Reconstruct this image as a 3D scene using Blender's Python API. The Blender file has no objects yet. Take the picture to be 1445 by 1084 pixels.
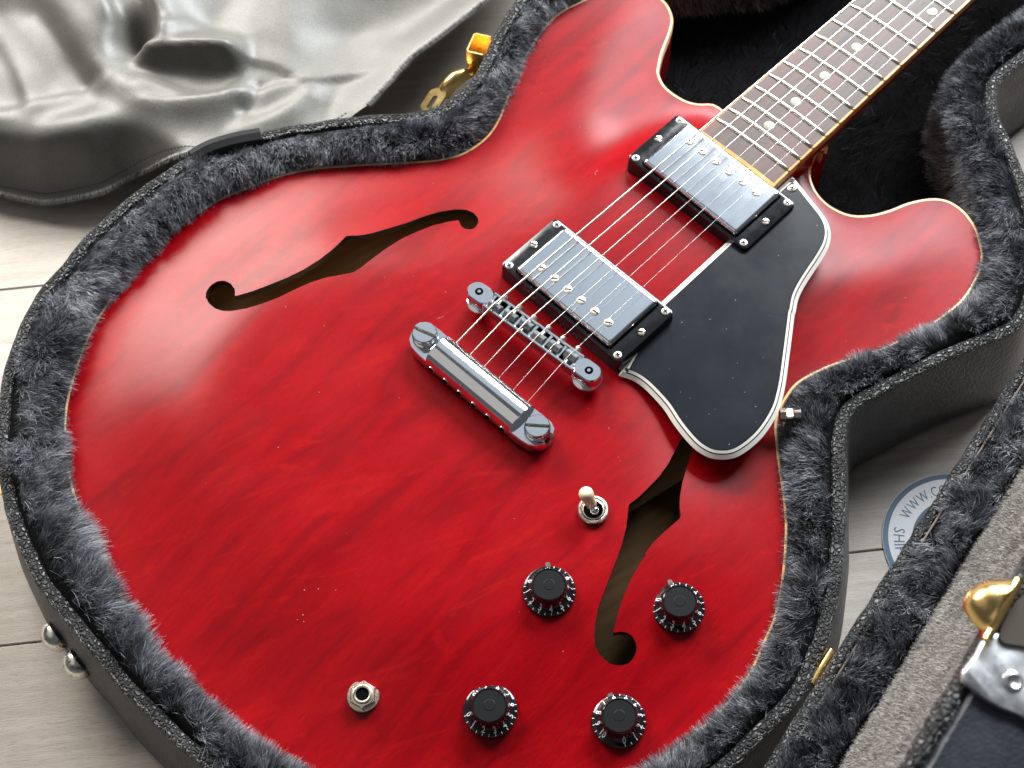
import bpy, math, random
import numpy as np
from mathutils import Vector, Matrix
from mathutils.geometry import delaunay_2d_cdt
random.seed(7); rng = np.random.default_rng(11)
S = 0.001                                  # everything below is written in millimetres
scene = bpy.context.scene
COL = scene.collection

# ------------------------------------------------------------------ camera
CAM = np.array([-265.93,-275.53,662.68])
RC = np.array([[0.70724,-0.70634,-0.03001],[-0.63201,-0.61266,-0.47457],[0.31682,0.3546,-0.87971]])                         # rows: image right, image down, view direction
cam = bpy.data.cameras.new('camera'); cam_o = bpy.data.objects.new('camera', cam); COL.objects.link(cam_o)
M = Matrix.Identity(4)
for i in range(3):
    M[i][0] = RC[0][i]; M[i][1] = -RC[1][i]; M[i][2] = -RC[2][i]; M[i][3] = CAM[i]*S
cam_o.matrix_world = M
cam.sensor_width = 36; cam.lens = 36*2000/1445; cam.clip_start = .02; cam.clip_end = 50
cam.dof.use_dof = True; cam.dof.focus_distance = .715; cam.dof.aperture_fstop = 17
scene.camera = cam_o

# ------------------------------------------------------------------ light: dim room, a double window beyond the case
scene.view_settings.view_transform = 'Standard'; scene.view_settings.look = 'None'
scene.view_settings.exposure = 0.0; scene.view_settings.gamma = 1
w = bpy.data.worlds.new('World'); scene.world = w; w.use_nodes = True
w.node_tree.nodes['Background'].inputs['Color'].default_value = (.92, .97, 1.04, 1)
w.node_tree.nodes['Background'].inputs['Strength'].default_value = .10
def area(name, az, el, dist, sx, sy, power, col):
    l = bpy.data.lights.new(name, 'AREA'); l.shape = 'RECTANGLE'; l.size = sx; l.size_y = sy
    l.energy = power; l.color = col
    o = bpy.data.objects.new(name, l); COL.objects.link(o)
    a, e = math.radians(az), math.radians(el)
    d = Vector((math.cos(a)*math.cos(e), math.sin(a)*math.cos(e), math.sin(e)))
    o.location = d*dist; o.rotation_euler = (-d).to_track_quat('-Z', 'Y').to_euler()
    return o
area('window_light', 90, 33, 2.5, .72, .80, 48, (1, .96, .89))
area('window_light', 70, 33, 2.5, .72, .80, 48, (1, .96, .89))
area('side_window_light', 16, 37, 2.5, 1.5, .85, 150, (.93, .97, 1))
area('cover_reflection_fill', 41, 57, 2.5, 1.5, .85, 1.9, (.80, .92, 1.05))  # added lamp, no real opening: gives the pickup covers a bluish reflection
area('tailpiece_reflection_fill', 142, 54, 2.6, 2.4, 2.4, 5.5, (1, .93, .86)).data.shape = 'DISK'  # added unseen warm disk for the tailpiece to reflect

# ------------------------------------------------------------------ helpers
WORLD = {}
def worigin(o): return WORLD.get(o.name, np.zeros(3)) if o else np.zeros(3)
def tag(o, label=None, cat=None, group=None, kind=None):
    if label: o['label'] = label
    if cat: o['category'] = cat
    if group: o['group'] = group
    if kind: o['kind'] = kind
    return o
def thing(name, loc, label, cat, group=None):
    o = bpy.data.objects.new(name, None); COL.objects.link(o); o.empty_display_size = .02
    o.location = Vector(loc)*S; WORLD[o.name] = np.array(loc, float)
    return tag(o, label, cat, group)
class MB:
    def __init__(s): s.v = []; s.f = []; s.m = []
    def add(s, verts, faces, mi=0):
        b = len(s.v); s.v += [tuple(map(float, q)) for q in verts]
        s.f += [tuple(b+i for i in f) for f in faces]; s.m += [mi]*len(faces); return s
    def loft(s, loops, mi=0, top=True, bottom=False, closed=True):
        """loops: list of equally long lists of 3d points, bottom to top"""
        n = len(loops[0]); vs = [q for L in loops for q in L]; fs = []
        for k in range(len(loops)-1):
            for i in range(n if closed else n-1):
                j = (i+1) % n; fs.append((k*n+i, k*n+j, (k+1)*n+j, (k+1)*n+i))
        if top: fs.append(tuple((len(loops)-1)*n+i for i in range(n)))
        if bottom: fs.append(tuple(reversed(range(n))))
        return s.add(vs, fs, mi)
    def box(s, c, d, mi=0, rz=0, bev=0):
        L = rrect(d[0], d[1], max(bev, .01), 1 if bev else 0)
        loops = []
        h = d[2]/2
        sp = [(-h, 0), (h-bev, 0), (h, bev)] if bev else [(-h, 0), (h, 0)]
        for z, ins in sp:
            loops.append([(c[0]+(x*math.cos(rz)-y*math.sin(rz))*(1-ins*2/d[0]) if 0 else c[0]+x*(1-2*ins/d[0])*math.cos(rz)-y*(1-2*ins/d[1])*math.sin(rz),
                           c[1]+x*(1-2*ins/d[0])*math.sin(rz)+y*(1-2*ins/d[1])*math.cos(rz), c[2]+z) for x, y in L])
        return s.loft(loops, mi, True, True)
    def lathe(s, c, prof, n=40, mi=0, cap=True, bottom=False):
        loops = [[(c[0]+max(r, .001)*math.cos(a), c[1]+max(r, .001)*math.sin(a), c[2]+z) for a in [2*math.pi*i/n for i in range(n)]] for r, z in prof]
        return s.loft(loops, mi, cap, bottom)
    def tube(s, pts, r, n=8, mi=0, caps=True):
        pts = [Vector(q) for q in pts]; loops = []; up = Vector((0, 0, 1))
        for i, q in enumerate(pts):
            t = (pts[min(i+1, len(pts)-1)]-pts[max(i-1, 0)]).normalized()
            a = t.cross(up)
            if a.length < 1e-3: a = t.cross(Vector((1, 0, 0)))
            a.normalize(); b = a.cross(t); rr = r[i] if isinstance(r, (list, tuple)) else r
            loops.append([tuple(q+a*rr*math.cos(2*math.pi*k/n)+b*rr*math.sin(2*math.pi*k/n)) for k in range(n)])
        return s.loft(loops, mi, caps, caps)
    def build(s, name, mats, parent=None, origin=None, smooth=True, angle=35):
        return mesh_obj(name, np.array(s.v, float).reshape(-1, 3), s.f, mats, parent, origin, s.m, smooth, angle)
def mesh_obj(name, V, F, mats, parent=None, origin=None, mi=None, smooth=True, angle=35):
    po = worigin(parent); og = np.array(origin, float) if origin is not None else po
    me = bpy.data.meshes.new(name)
    me.from_pydata(((V-og)*S).tolist(), [], F)
    for m in (mats if isinstance(mats, (list, tuple)) else [mats]): me.materials.append(m)
    if mi is not None and any(mi): me.polygons.foreach_set('material_index', mi)
    me.update()
    if smooth:
        me.polygons.foreach_set('use_smooth', [True]*len(me.polygons)); me.set_sharp_from_angle(angle=math.radians(angle))
    o = bpy.data.objects.new(name, me); COL.objects.link(o)
    if parent: o.parent = parent
    o.location = Vector((og-po))*S; WORLD[o.name] = og
    return o
def rrect(w, h, r, n=6):
    """rounded rectangle outline, ccw, centred"""
    if n == 0: return [(w/2, -h/2), (w/2, h/2), (-w/2, h/2), (-w/2, -h/2)]
    o = []
    for cx, cy, a0 in ((w/2-r, -h/2+r, -90), (w/2-r, h/2-r, 0), (-w/2+r, h/2-r, 90), (-w/2+r, -h/2+r, 180)):
        for k in range(n+1):
            a = math.radians(a0+90*k/n); o.append((cx+r*math.cos(a), cy+r*math.sin(a)))
    return o
def catm(P, n=4, closed=True):
    P = np.array(P, float); N = len(P); o = []
    for i in range(N if closed else N-1):
        a, b, c, d = [P[(i+k) % N] if closed else P[min(max(i+k, 0), N-1)] for k in (-1, 0, 1, 2)]
        for t in np.arange(n)/n: o.append(.5*((2*b)+(c-a)*t+(2*a-5*b+4*c-d)*t*t+(3*b-a-3*c+d)*t**3))
    if not closed: o.append(P[-1])
    return np.array(o)
def resample(P, step, closed=True):
    P = np.array(P, float); Q = np.vstack([P, P[:1]]) if closed else P
    L = np.r_[0, np.cumsum(np.linalg.norm(np.diff(Q, axis=0), axis=1))]
    n = max(int(round(L[-1]/step)), 3); t = np.linspace(0, L[-1], n+1)[:n if closed else n+1]
    return np.stack([np.interp(t, L, Q[:, k]) for k in range(Q.shape[1])], 1)
def ccw(P):
    x, y = P[:, 0], P[:, 1]; a = np.sum(x*np.roll(y, -1)-np.roll(x, -1)*y)
    return P if a > 0 else P[::-1].copy()
def normals2(P, sm=0):
    """inward normals of a ccw closed outline"""
    t = np.roll(P, -1, 0)-np.roll(P, 1, 0); n = np.stack([-t[:, 1], t[:, 0]], 1)
    n /= np.linalg.norm(n, axis=1)[:, None]+1e-9
    for _ in range(sm):
        n = (np.roll(n, 1, 0)+2*n+np.roll(n, -1, 0))/4
    return n/(np.linalg.norm(n, axis=1)[:, None]+1e-9)
def pdist(poly, X, closed=True):
    X = np.atleast_2d(X); best = np.full(len(X), 1e9); A = poly; B = np.roll(poly, -1, 0)
    if not closed: A, B = poly[:-1], poly[1:]
    for a, b in zip(A, B):
        ab = b-a; t = np.clip(((X-a)@ab)/(ab@ab+1e-9), 0, 1)
        best = np.minimum(best, np.hypot(X[:, 0]-a[0]-t*ab[0], X[:, 1]-a[1]-t*ab[1]))
    return best
def sdist(line, X):
    """distance to an open line and the side it lies on (+ left of the direction)"""
    best = np.full(len(X), 1e9); side = np.ones(len(X))
    line = np.array(line, float)
    for a, b in zip(line[:-1], line[1:]):
        ab = b-a; t = np.clip(((X-a)@ab)/(ab@ab+1e-9), 0, 1); q = X-a-t[:, None]*ab
        d = np.linalg.norm(q, axis=1); s = np.sign(ab[0]*(X[:, 1]-a[1])-ab[1]*(X[:, 0]-a[0]))
        m = d < best; best[m] = d[m]; side[m] = s[m]
    return best, side
def inside(poly, X):
    x, y = X[:, 0], X[:, 1]; r = np.zeros(len(X), bool); j = len(poly)-1
    for i in range(len(poly)):
        xi, yi = poly[i]; xj, yj = poly[j]
        m = ((yi > y) != (yj > y)); 
        with np.errstate(divide='ignore', invalid='ignore'): m &= x < (xj-xi)*(y-yi)/(yj-yi+1e-12)+xi
        r ^= m; j = i
    return r
def triangulate(outline, holes, step, jitter=.15):
    """triangles filling an outline with holes, with interior points on a grid"""
    lo, hi = outline.min(0), outline.max(0)
    gx, gy = np.meshgrid(np.arange(lo[0], hi[0], step), np.arange(lo[1], hi[1], step*.87)); gx[1::2] += step/2
    G = np.stack([gx.ravel(), gy.ravel()], 1); G += rng.uniform(-jitter, jitter, G.shape)*step
    G = G[inside(outline, G)]; G = G[pdist(outline, G) > step*.45]
    for h in holes: G = G[~inside(h, G)]; G = G[pdist(h, G) > step*.45]
    pts = list(outline); ed = [(i, (i+1) % len(outline)) for i in range(len(outline))]
    for h in holes:
        b = len(pts); pts += list(h); ed += [(b+i, b+(i+1) % len(h)) for i in range(len(h))]
    nb = len(pts); pts += list(G)
    r = delaunay_2d_cdt([Vector((float(q[0]), float(q[1]))) for q in pts], ed, [], 0, 1e-4)
    V = np.array([tuple(v) for v in r[0]]); T = np.array(r[2])
    c = V[T].mean(1); k = inside(outline, c)
    for h in holes: k &= ~inside(h, c)
    T = T[k]
    a = V[T]; ar = (a[:, 1, 0]-a[:, 0, 0])*(a[:, 2, 1]-a[:, 0, 1])-(a[:, 2, 0]-a[:, 0, 0])*(a[:, 1, 1]-a[:, 0, 1])
    T[ar < 0] = T[ar < 0][:, ::-1]
    return V, T[np.abs(ar) > 1e-6]
def vnoise(P, scale, seed=0):
    """smooth value noise in 3-d, -1..1"""
    r = np.random.default_rng(seed); tab = r.uniform(-1, 1, (32, 32, 32))
    q = np.asarray(P)/scale+100; i = np.floor(q).astype(int); f = q-i; f = f*f*(3-2*f); o = 0
    for dx in (0, 1):
        for dy in (0, 1):
            for dz in (0, 1):
                wgt = (f[:, 0] if dx else 1-f[:, 0])*(f[:, 1] if dy else 1-f[:, 1])*(f[:, 2] if dz else 1-f[:, 2])
                o = o+wgt*tab[(i[:, 0]+dx) % 32, (i[:, 1]+dy) % 32, (i[:, 2]+dz) % 32]
    return o
def in_view(P, margin=140):
    q = (P-CAM)@RC.T; x = 722.5+2000*q[:, 0]/q[:, 2]; y = 542+2000*q[:, 1]/q[:, 2]
    return (x > -margin) & (x < 1445+margin) & (y > -margin) & (y < 1084+margin)
ss = lambda t: (lambda x: x*x*(3-2*x))(np.clip(t, 0, 1))

# ------------------------------------------------------------------ materials
def mat(name, col=(.5, .5, .5), rough=.5, metal=0, spec=.5, **kw):
    m = bpy.data.materials.new(name); m.use_nodes = True; b = m.node_tree.nodes['Principled BSDF']
    b.inputs['Base Color'].default_value = (*col, 1); b.inputs['Roughness'].default_value = rough
    b.inputs['Metallic'].default_value = metal; b.inputs['Specular IOR Level'].default_value = spec
    for k, v in kw.items(): b.inputs[k.replace('_', ' ')].default_value = v
    return m
def nd(m, t, **kw):
    n = m.node_tree.nodes.new('ShaderNode'+t)
    for k, v in kw.items():
        if k in n.inputs: n.inputs[k].default_value = v
        else: setattr(n, k, v)
    return n
def lk(m, a, b): m.node_tree.links.new(a, b)
def bsdf(m): return m.node_tree.nodes['Principled BSDF']
def coords(m, rot=0, scale=(1, 1, 1)):
    g = nd(m, 'NewGeometry'); mp = nd(m, 'Mapping'); mp.inputs['Rotation'].default_value = (0, 0, rot); mp.inputs['Scale'].default_value = scale
    if rot:
        mp2 = nd(m, 'Mapping'); mp2.inputs['Rotation'].default_value = (0, 0, rot); lk(m, g.outputs['Position'], mp2.inputs['Vector'])
        mp.inputs['Rotation'].default_value = (0, 0, 0); lk(m, mp2.outputs[0], mp.inputs['Vector'])
    else: lk(m, g.outputs['Position'], mp.inputs['Vector'])
    return mp.outputs[0]
def noise(m, vec, scale, detail=4, rough=.55, dist=0):
    n = nd(m, 'TexNoise'); n.inputs['Scale'].default_value = scale; n.inputs['Detail'].default_value = detail
    n.inputs['Roughness'].default_value = rough; n.inputs['Distortion'].default_value = dist; lk(m, vec, n.inputs['Vector']); return n.outputs['Fac']
def ramp(m, fac, stops):
    r = nd(m, 'ValToRGB'); e = r.color_ramp.elements
    while len(e) < len(stops): e.new(.5)
    for q, (p, c) in zip(e, stops): q.position = p; q.color = (*c, 1) if len(c) == 3 else c
    lk(m, fac, r.inputs['Fac']); return r.outputs['Color']
def mixc(m, fac, a, b, mode='MIX'):
    n = nd(m, 'Mix', data_type='RGBA', blend_type=mode)
    for s, v in ((n.inputs['Factor'], fac), (n.inputs[6], a), (n.inputs[7], b)):
        if hasattr(v, 'links') or hasattr(v, 'is_linked'): lk(m, v, s)
        else: s.default_value = v if isinstance(v, (int, float)) else (*v, 1)
    return n.outputs[2]
def maprange(m, fac, a, b, c, d):
    n = nd(m, 'MapRange'); lk(m, fac, n.inputs['Value'])
    for k, v in (('From Min', a), ('From Max', b), ('To Min', c), ('To Max', d)): n.inputs[k].default_value = v
    return n.outputs[0]
def bump(m, fac, strength, dist, prev=None):
    b = nd(m, 'Bump'); b.inputs['Strength'].default_value = strength; b.inputs['Distance'].default_value = dist
    lk(m, fac, b.inputs['Height'])
    if prev is not None: lk(m, prev, b.inputs['Normal'])
    lk(m, b.outputs[0], bsdf(m).inputs['Normal']); return b.outputs[0]

def red_wood():
    m = mat('cherry_stained_wood', rough=.27, spec=.17)
    v = coords(m, 0, (1, 6, 1)); big = noise(m, v, 9, 3, .5, 1.2); fine = noise(m, v, 70, 6, .65, .4)
    v2 = coords(m, .5, (1, 3.5, 1)); fig = noise(m, v2, 16, 5, .6, 2.0)
    c = ramp(m, big, [(.3, (.165, .0007, .0035)), (.47, (.24, .0011, .004)), (.72, (.295, .0022, .005))])
    c = mixc(m, ramp(m, fig, [(.56, (0, 0, 0)), (.70, (.4, .4, .4))]), c, (.38, .0065, .006))
    c = mixc(m, ramp(m, fine, [(.33, (.3, .3, .3)), (.5, (0, 0, 0))]), c, (.22, .0015, .004))
    pore = noise(m, coords(m, 0, (1, 11, 1)), 150, 5, .75, .2); c = mixc(m, ramp(m, pore, [(.36, (.6, .6, .6)), (.5, (0, 0, 0))]), c, (.15, .0009, .0035)); c = mixc(m, ramp(m, pore, [(.58, (0, 0, 0)), (.72, (.45, .45, .45))]), c, (.36, .005, .005))
    sp = noise(m, coords(m), 900, 2); c = mixc(m, ramp(m, sp, [(.28, (.5, .5, .5)), (.42, (0, 0, 0))]), c, (.20, .001, .004))
    lk(m, c, bsdf(m).inputs['Base Color'])
    lk(m, maprange(m, noise(m, coords(m), 30, 5),  .3, .7, .25, .30), bsdf(m).inputs['Roughness'])
    b1 = bump(m, fine, .05, .0004); bump(m, noise(m, coords(m), 1400, 2), .06, .0001, b1)
    return m
def leather(name, col, scale=420, strength=.8, rough=.42, dist=.0006):
    m = mat(name, col, rough)
    v = nd(m, 'TexVoronoi', feature='DISTANCE_TO_EDGE'); v.inputs['Scale'].default_value = scale
    n = nd(m, 'TexNoise'); n.inputs['Scale'].default_value = scale*.5
    cc = coords(m); mx = nd(m, 'Mix', data_type='VECTOR'); mx.inputs['Factor'].default_value = .004; lk(m, cc, n.inputs['Vector'])
    lk(m, cc, mx.inputs[4]); lk(m, n.outputs['Color'], mx.inputs[5]); lk(m, mx.outputs[1], v.inputs['Vector'])
    r = ramp(m, v.outputs['Distance'], [(0, (0, 0, 0)), (.25, (1, 1, 1))])
    bump(m, r, strength, dist)
    wv = noise(m, cc, 60, 4); lk(m, mixc(m, ramp(m, wv, [(.45, (0, 0, 0)), (.75, (1, 1, 1))]), col, tuple(min(1, c*1.9+.006) for c in col)), bsdf(m).inputs['Base Color'])
    return m
def metal(name, col, rough=.15, wear=.12, scale=120):
    m = mat(name, col, rough, 1)
    n = noise(m, coords(m), scale, 6, .7)
    lk(m, maprange(m, n, .35, .75, rough, rough+wear), bsdf(m).inputs['Roughness'])
    lk(m, mixc(m, ramp(m, n, [(.5, (0, 0, 0)), (.8, (1, 1, 1))]), col, tuple(c*.9 for c in col)), bsdf(m).inputs['Base Color'])
    bump(m, noise(m, coords(m), scale*6, 3), .012, .0001)
    return m
def fur_mat(name, stops):
    m = mat(name, rough=.45, spec=.35)
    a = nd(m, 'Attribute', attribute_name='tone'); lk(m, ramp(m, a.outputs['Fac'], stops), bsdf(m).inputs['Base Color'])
    return m
RED = red_wood()
BLACK_EDGE = mat('black_painted_edge', (.012, .012, .014), .45)
INSIDE = mat('bare_plywood_inside', (.46, .30, .14), .8, spec=.1)
lk(INSIDE, ramp(INSIDE, noise(INSIDE, coords(INSIDE, .2, (1, 12, 12)), 18, 5), [(.3, (.44, .27, .115)), (.7, (.60, .39, .19))]), bsdf(INSIDE).inputs['Base Color'])
INSIDE2 = mat('shade_dark_inside', (.16, .10, .045), .8, spec=.1)  # shade below the treble f-hole put into a darker wood colour
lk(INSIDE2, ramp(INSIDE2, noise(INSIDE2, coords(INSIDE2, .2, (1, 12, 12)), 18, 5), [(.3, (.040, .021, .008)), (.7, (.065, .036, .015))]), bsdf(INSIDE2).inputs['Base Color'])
BIND = mat('aged_cream_binding', (.78, .56, .26), .3)
lk(BIND, ramp(BIND, noise(BIND, coords(BIND), 12, 4), [(.35, (.70, .44, .16)), (.65, (.86, .70, .42))]), bsdf(BIND).inputs['Base Color'])
BIND2 = mat('amber_fretboard_binding', (.60, .30, .08), .3)
lk(BIND2, ramp(BIND2, noise(BIND2, coords(BIND2), 40, 4), [(.35, (.52, .24, .05)), (.65, (.70, .38, .12))]), bsdf(BIND2).inputs['Base Color'])
ROSE = mat('rosewood', (.06, .03, .02), .5)
_n = noise(ROSE, coords(ROSE, 0, (1, 14, 1)), 60, 6, .7, .3); _n2 = noise(ROSE, coords(ROSE, 0, (1, 4, 1)), 14, 3)
lk(ROSE, mixc(ROSE, ramp(ROSE, _n2, [(.4, (0, 0, 0)), (.65, (.8, .8, .8))]), ramp(ROSE, _n, [(.3, (.022, .014, .011)), (.6, (.07, .038, .026)), (.8, (.11, .05, .032))]), (.10, .035, .024)), bsdf(ROSE).inputs['Base Color'])
bump(ROSE, _n, .25, .0003)
FRET = metal('nickel_silver_fret', (.78, .75, .66), .22, .15)
NICKEL = metal('aged_nickel', (.80, .74, .62), .22, .2, 300)
DARKNI = metal('tarnish_and_slot_shade', (.22, .20, .17), .3, .2, 300)
RINGSC = metal('dull_screw', (.42, .40, .37), .35, .2, 300)
CHROME = metal('chrome', (.86, .88, .91), .06, .10, 60)
CHROME_W = metal('scuffed_chrome_cover', (.80, .84, .89), .10, .05, 40)
bsdf(CHROME_W).inputs['Normal'].links and CHROME_W.node_tree.links.remove(bsdf(CHROME_W).inputs['Normal'].links[0])
STEELST = metal('plain_steel_string', (.85, .83, .80), .25, .1)
WOUND = metal('wound_steel_string', (.88, .84, .76), .28, .1)
GOLD = metal('brass_gold', (.80, .55, .22), .22, .16, 80)
RUSTY = metal('pitted_chrome', (.80, .77, .70), .14, .3, 200)
_r = noise(RUSTY, coords(RUSTY), 260, 6, .7)
lk(RUSTY, mixc(RUSTY, ramp(RUSTY, _r, [(.56, (0, 0, 0)), (.64, (1, 1, 1))]), (.84, .82, .76), (.20, .09, .035)), bsdf(RUSTY).inputs['Base Color'])
SADDLE = mat('grey_nylon_saddle', (.13, .14, .15), .45)
PLASTIC = mat('gloss_black_plastic', (.010, .011, .013), .14)
lk(PLASTIC, maprange(PLASTIC, noise(PLASTIC, coords(PLASTIC), 150, 6, .7), .3, .8, .08, .26), bsdf(PLASTIC).inputs['Roughness'])
GUARD = mat('black_pickguard_plastic', (.008, .010, .014), .22, spec=.25)
_v = noise(GUARD, coords(GUARD), 25, 6, .7); lk(GUARD, maprange(GUARD, _v, .3, .75, .18, .28), bsdf(GUARD).inputs['Roughness'])
_s = noise(GUARD, coords(GUARD, .9, (1, 30, 1)), 40, 3, .6); lk(GUARD, mixc(GUARD, ramp(GUARD, _s, [(.68, (0, 0, 0)), (.8, (.5, .5, .5))]), (.008, .010, .014), (.03, .034, .04)), bsdf(GUARD).inputs['Base Color'])
WHITEPL = mat('white_plastic_layer', (.82, .80, .74), .35)
KNOB = mat('black_knob_plastic', (.008, .008, .010), .12)
KNOBTOP = mat('matt_knob_top', (.007, .008, .009), .45, spec=.15)
PRINT = mat('white_print', (.80, .84, .88), .5)
IVORY = mat('ivory_plastic', (.80, .70, .50), .3, Subsurface_Weight=.2); bsdf(IVORY).inputs['Subsurface Radius'].default_value = (.003, .002, .001)
PEARL = mat('aged_pearl_dot', (.55, .56, .40), .35)
lk(PEARL, ramp(PEARL, noise(PEARL, coords(PEARL), 300, 4), [(.35, (.20, .205, .125)), (.7, (.31, .31, .22))]), bsdf(PEARL).inputs['Base Color'])
DARK = mat('dark_hole', (.004, .004, .004), 1, spec=0)
LEATHER = leather('black_leatherette', (.034, .034, .036), 300, .45, .45, .0005)
PIPING = leather('crinkled_leather_piping', (.030, .030, .031), 400, 1.0, .36, .0014)
FURBASE = mat('fur_backing', (.006, .006, .007), .95, spec=.05)
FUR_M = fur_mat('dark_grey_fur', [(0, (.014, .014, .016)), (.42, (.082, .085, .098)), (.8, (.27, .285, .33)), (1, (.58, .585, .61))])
FUR_D = fur_mat('shade_black_fur', [(0, (.004, .004, .005)), (1, (.016, .016, .019))]); bsdf(FUR_D).inputs['Specular IOR Level'].default_value = .1  # same fur as the lining, with the cavity's shade put into its colour
FUR_L = fur_mat('short_sunlit_fur', [(0, (.13, .113, .10)), (.5, (.35, .32, .295)), (1, (.60, .56, .52))])  # lining fur on the lid panel, sunlight put into a lighter colour
RIBBON = mat('black_ribbon', (.010, .010, .012), .5, spec=.25)
_b = nd(RIBBON, 'TexWave'); _b.inputs['Scale'].default_value = 900; lk(RIBBON, coords(RIBBON, .75), _b.inputs['Vector']); bump(RIBBON, _b.outputs['Fac'], .5, .0003)
CLOTH = mat('grey_satin_cloth', (.13, .127, .115), .37, spec=.55, Sheen_Weight=.2, Sheen_Roughness=.35)
_c = noise(CLOTH, coords(CLOTH), 1500, 3, .7); _c2 = noise(CLOTH, coords(CLOTH), 35, 4)
lk(CLOTH, mixc(CLOTH, .6, ramp(CLOTH, _c, [(.36, (.052, .051, .044)), (.64, (.215, .21, .188))]), ramp(CLOTH, _c2, [(.3, (.10, .098, .085)), (.7, (.135, .131, .117))])), bsdf(CLOTH).inputs['Base Color'])
_g = nd(CLOTH, 'TexWave', wave_type='BANDS'); _g.inputs['Scale'].default_value = 420; _g.inputs['Distortion'].default_value = 1.5; lk(CLOTH, coords(CLOTH, .3), _g.inputs['Vector'])
_p = bump(CLOTH, _g.outputs['Fac'], .12, .0002); _p = bump(CLOTH, noise(CLOTH, coords(CLOTH), 120, 4, .6, .5), .10, .0012, _p); bump(CLOTH, _c, .55, .0003, _p)
HEM = mat('frayed_dark_hem', (.05, .05, .048), .8)
WOODF = mat('pale_laminate', (.55, .5, .45), .5)
_ang = math.radians(39)
_a = noise(WOODF, coords(WOODF, _ang, (1, 16, 1)), 11, 8, .7, .25); _b2 = noise(WOODF, coords(WOODF, _ang, (1, 5, 1)), 5, 4); _d = noise(WOODF, coords(WOODF, _ang, (3, 60, 1)), 40, 5, .7)
_cl = ramp(WOODF, _a, [(.28, (.33, .285, .24)), (.5, (.44, .395, .345)), (.72, (.54, .50, .45))])
_cl = mixc(WOODF, ramp(WOODF, _b2, [(.4, (0, 0, 0)), (.7, (.6, .6, .6))]), _cl, (.37, .32, .27))
_cl = mixc(WOODF, ramp(WOODF, _d, [(.34, (.8, .8, .8)), (.47, (0, 0, 0))]), _cl, (.24, .205, .175))
lk(WOODF, _cl, bsdf(WOODF).inputs['Base Color']); bump(WOODF, _d, .4, .0004)
GROOVE = mat('dark_groove', (.05, .04, .035), .9)
LABEL_W = mat('white_label', (.80, .82, .84), .45)
LABEL_B = mat('slate_blue_print', (.055, .12, .19), .45)

# ------------------------------------------------------------------ outlines, in mm on the guitar's top
BODY = ccw(catm([[198.4,45.7],[192.0,53.1],[188.6,61.5],[188.3,74.5],[192.4,84.0],[197.8,88.9],[208.1,95.3],[220.6,101.3],[230.8,107.5],[237.0,115.5],[239.7,123.9],[239.4,136.4],[232.4,148.2],[220.9,156.0],[204.9,160.7],[187.1,164.7],[170.8,163.1],[154.6,158.3],[140.2,152.7],[125.9,145.8],[112.3,138.4],[99.1,131.7],[88.4,128.2],[77.8,127.7],[66.3,129.8],[53.8,136.9],[39.8,149.2],[25.2,162.6],[11.7,174.7],[-4.0,187.5],[-22.8,198.0],[-38.3,203.8],[-58.8,209.7],[-81.4,211.4],[-103.8,209.7],[-127.0,204.4],[-148.8,197.6],[-168.4,188.0],[-187.0,174.8],[-200.3,163.3],[-211.5,150.1],[-222.1,133.8],[-230.5,116.0],[-237.3,97.1],[-242.8,77.5],[-246.6,59.4],[-250.6,39.4],[-254.8,15.0],[-254.5,2.9],[-253.9,-11.4],[-250.4,-33.3],[-247.4,-56.4],[-241.4,-80.6],[-230.4,-106.2],[-215.6,-129.5],[-198.1,-149.6],[-176.5,-167.7],[-152.0,-183.2],[-126.8,-193.8],[-101.1,-199.9],[-78.2,-202.2],[-59.1,-200.9],[-49.7,-198.8],[-36.8,-194.6],[-24.2,-190.4],[-10.6,-183.1],[3.1,-173.9],[15.5,-164.6],[23.4,-157.5],[32.8,-147.8],[42.1,-137.6],[49.6,-129.9],[55.5,-124.0],[61.9,-119.1],[68.4,-116.6],[74.5,-115.0],[83.6,-113.8],[93.2,-115.6],[106.0,-120.0],[118.5,-126.0],[131.1,-132.6],[145.2,-137.5],[159.7,-142.2],[175.4,-144.8],[189.7,-145.7],[203.4,-143.3],[213.5,-140.2],[220.6,-136.0],[223.6,-133.5],[231.7,-124.5],[236.6,-115.5],[238.8,-106.4],[237.6,-97.3],[231.7,-89.6],[220.9,-82.7],[209.6,-78.2],[199.3,-72.4],[191.8,-64.6],[188.8,-55.0],[189.1,-45.9],[192.4,-37.0],[198.9,-29.0],[208.0,-23.7],[218.6,-20.4],[220.6,-24],[219.6,0],[199.4,24],[198.9,34.85]], 3))
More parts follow.
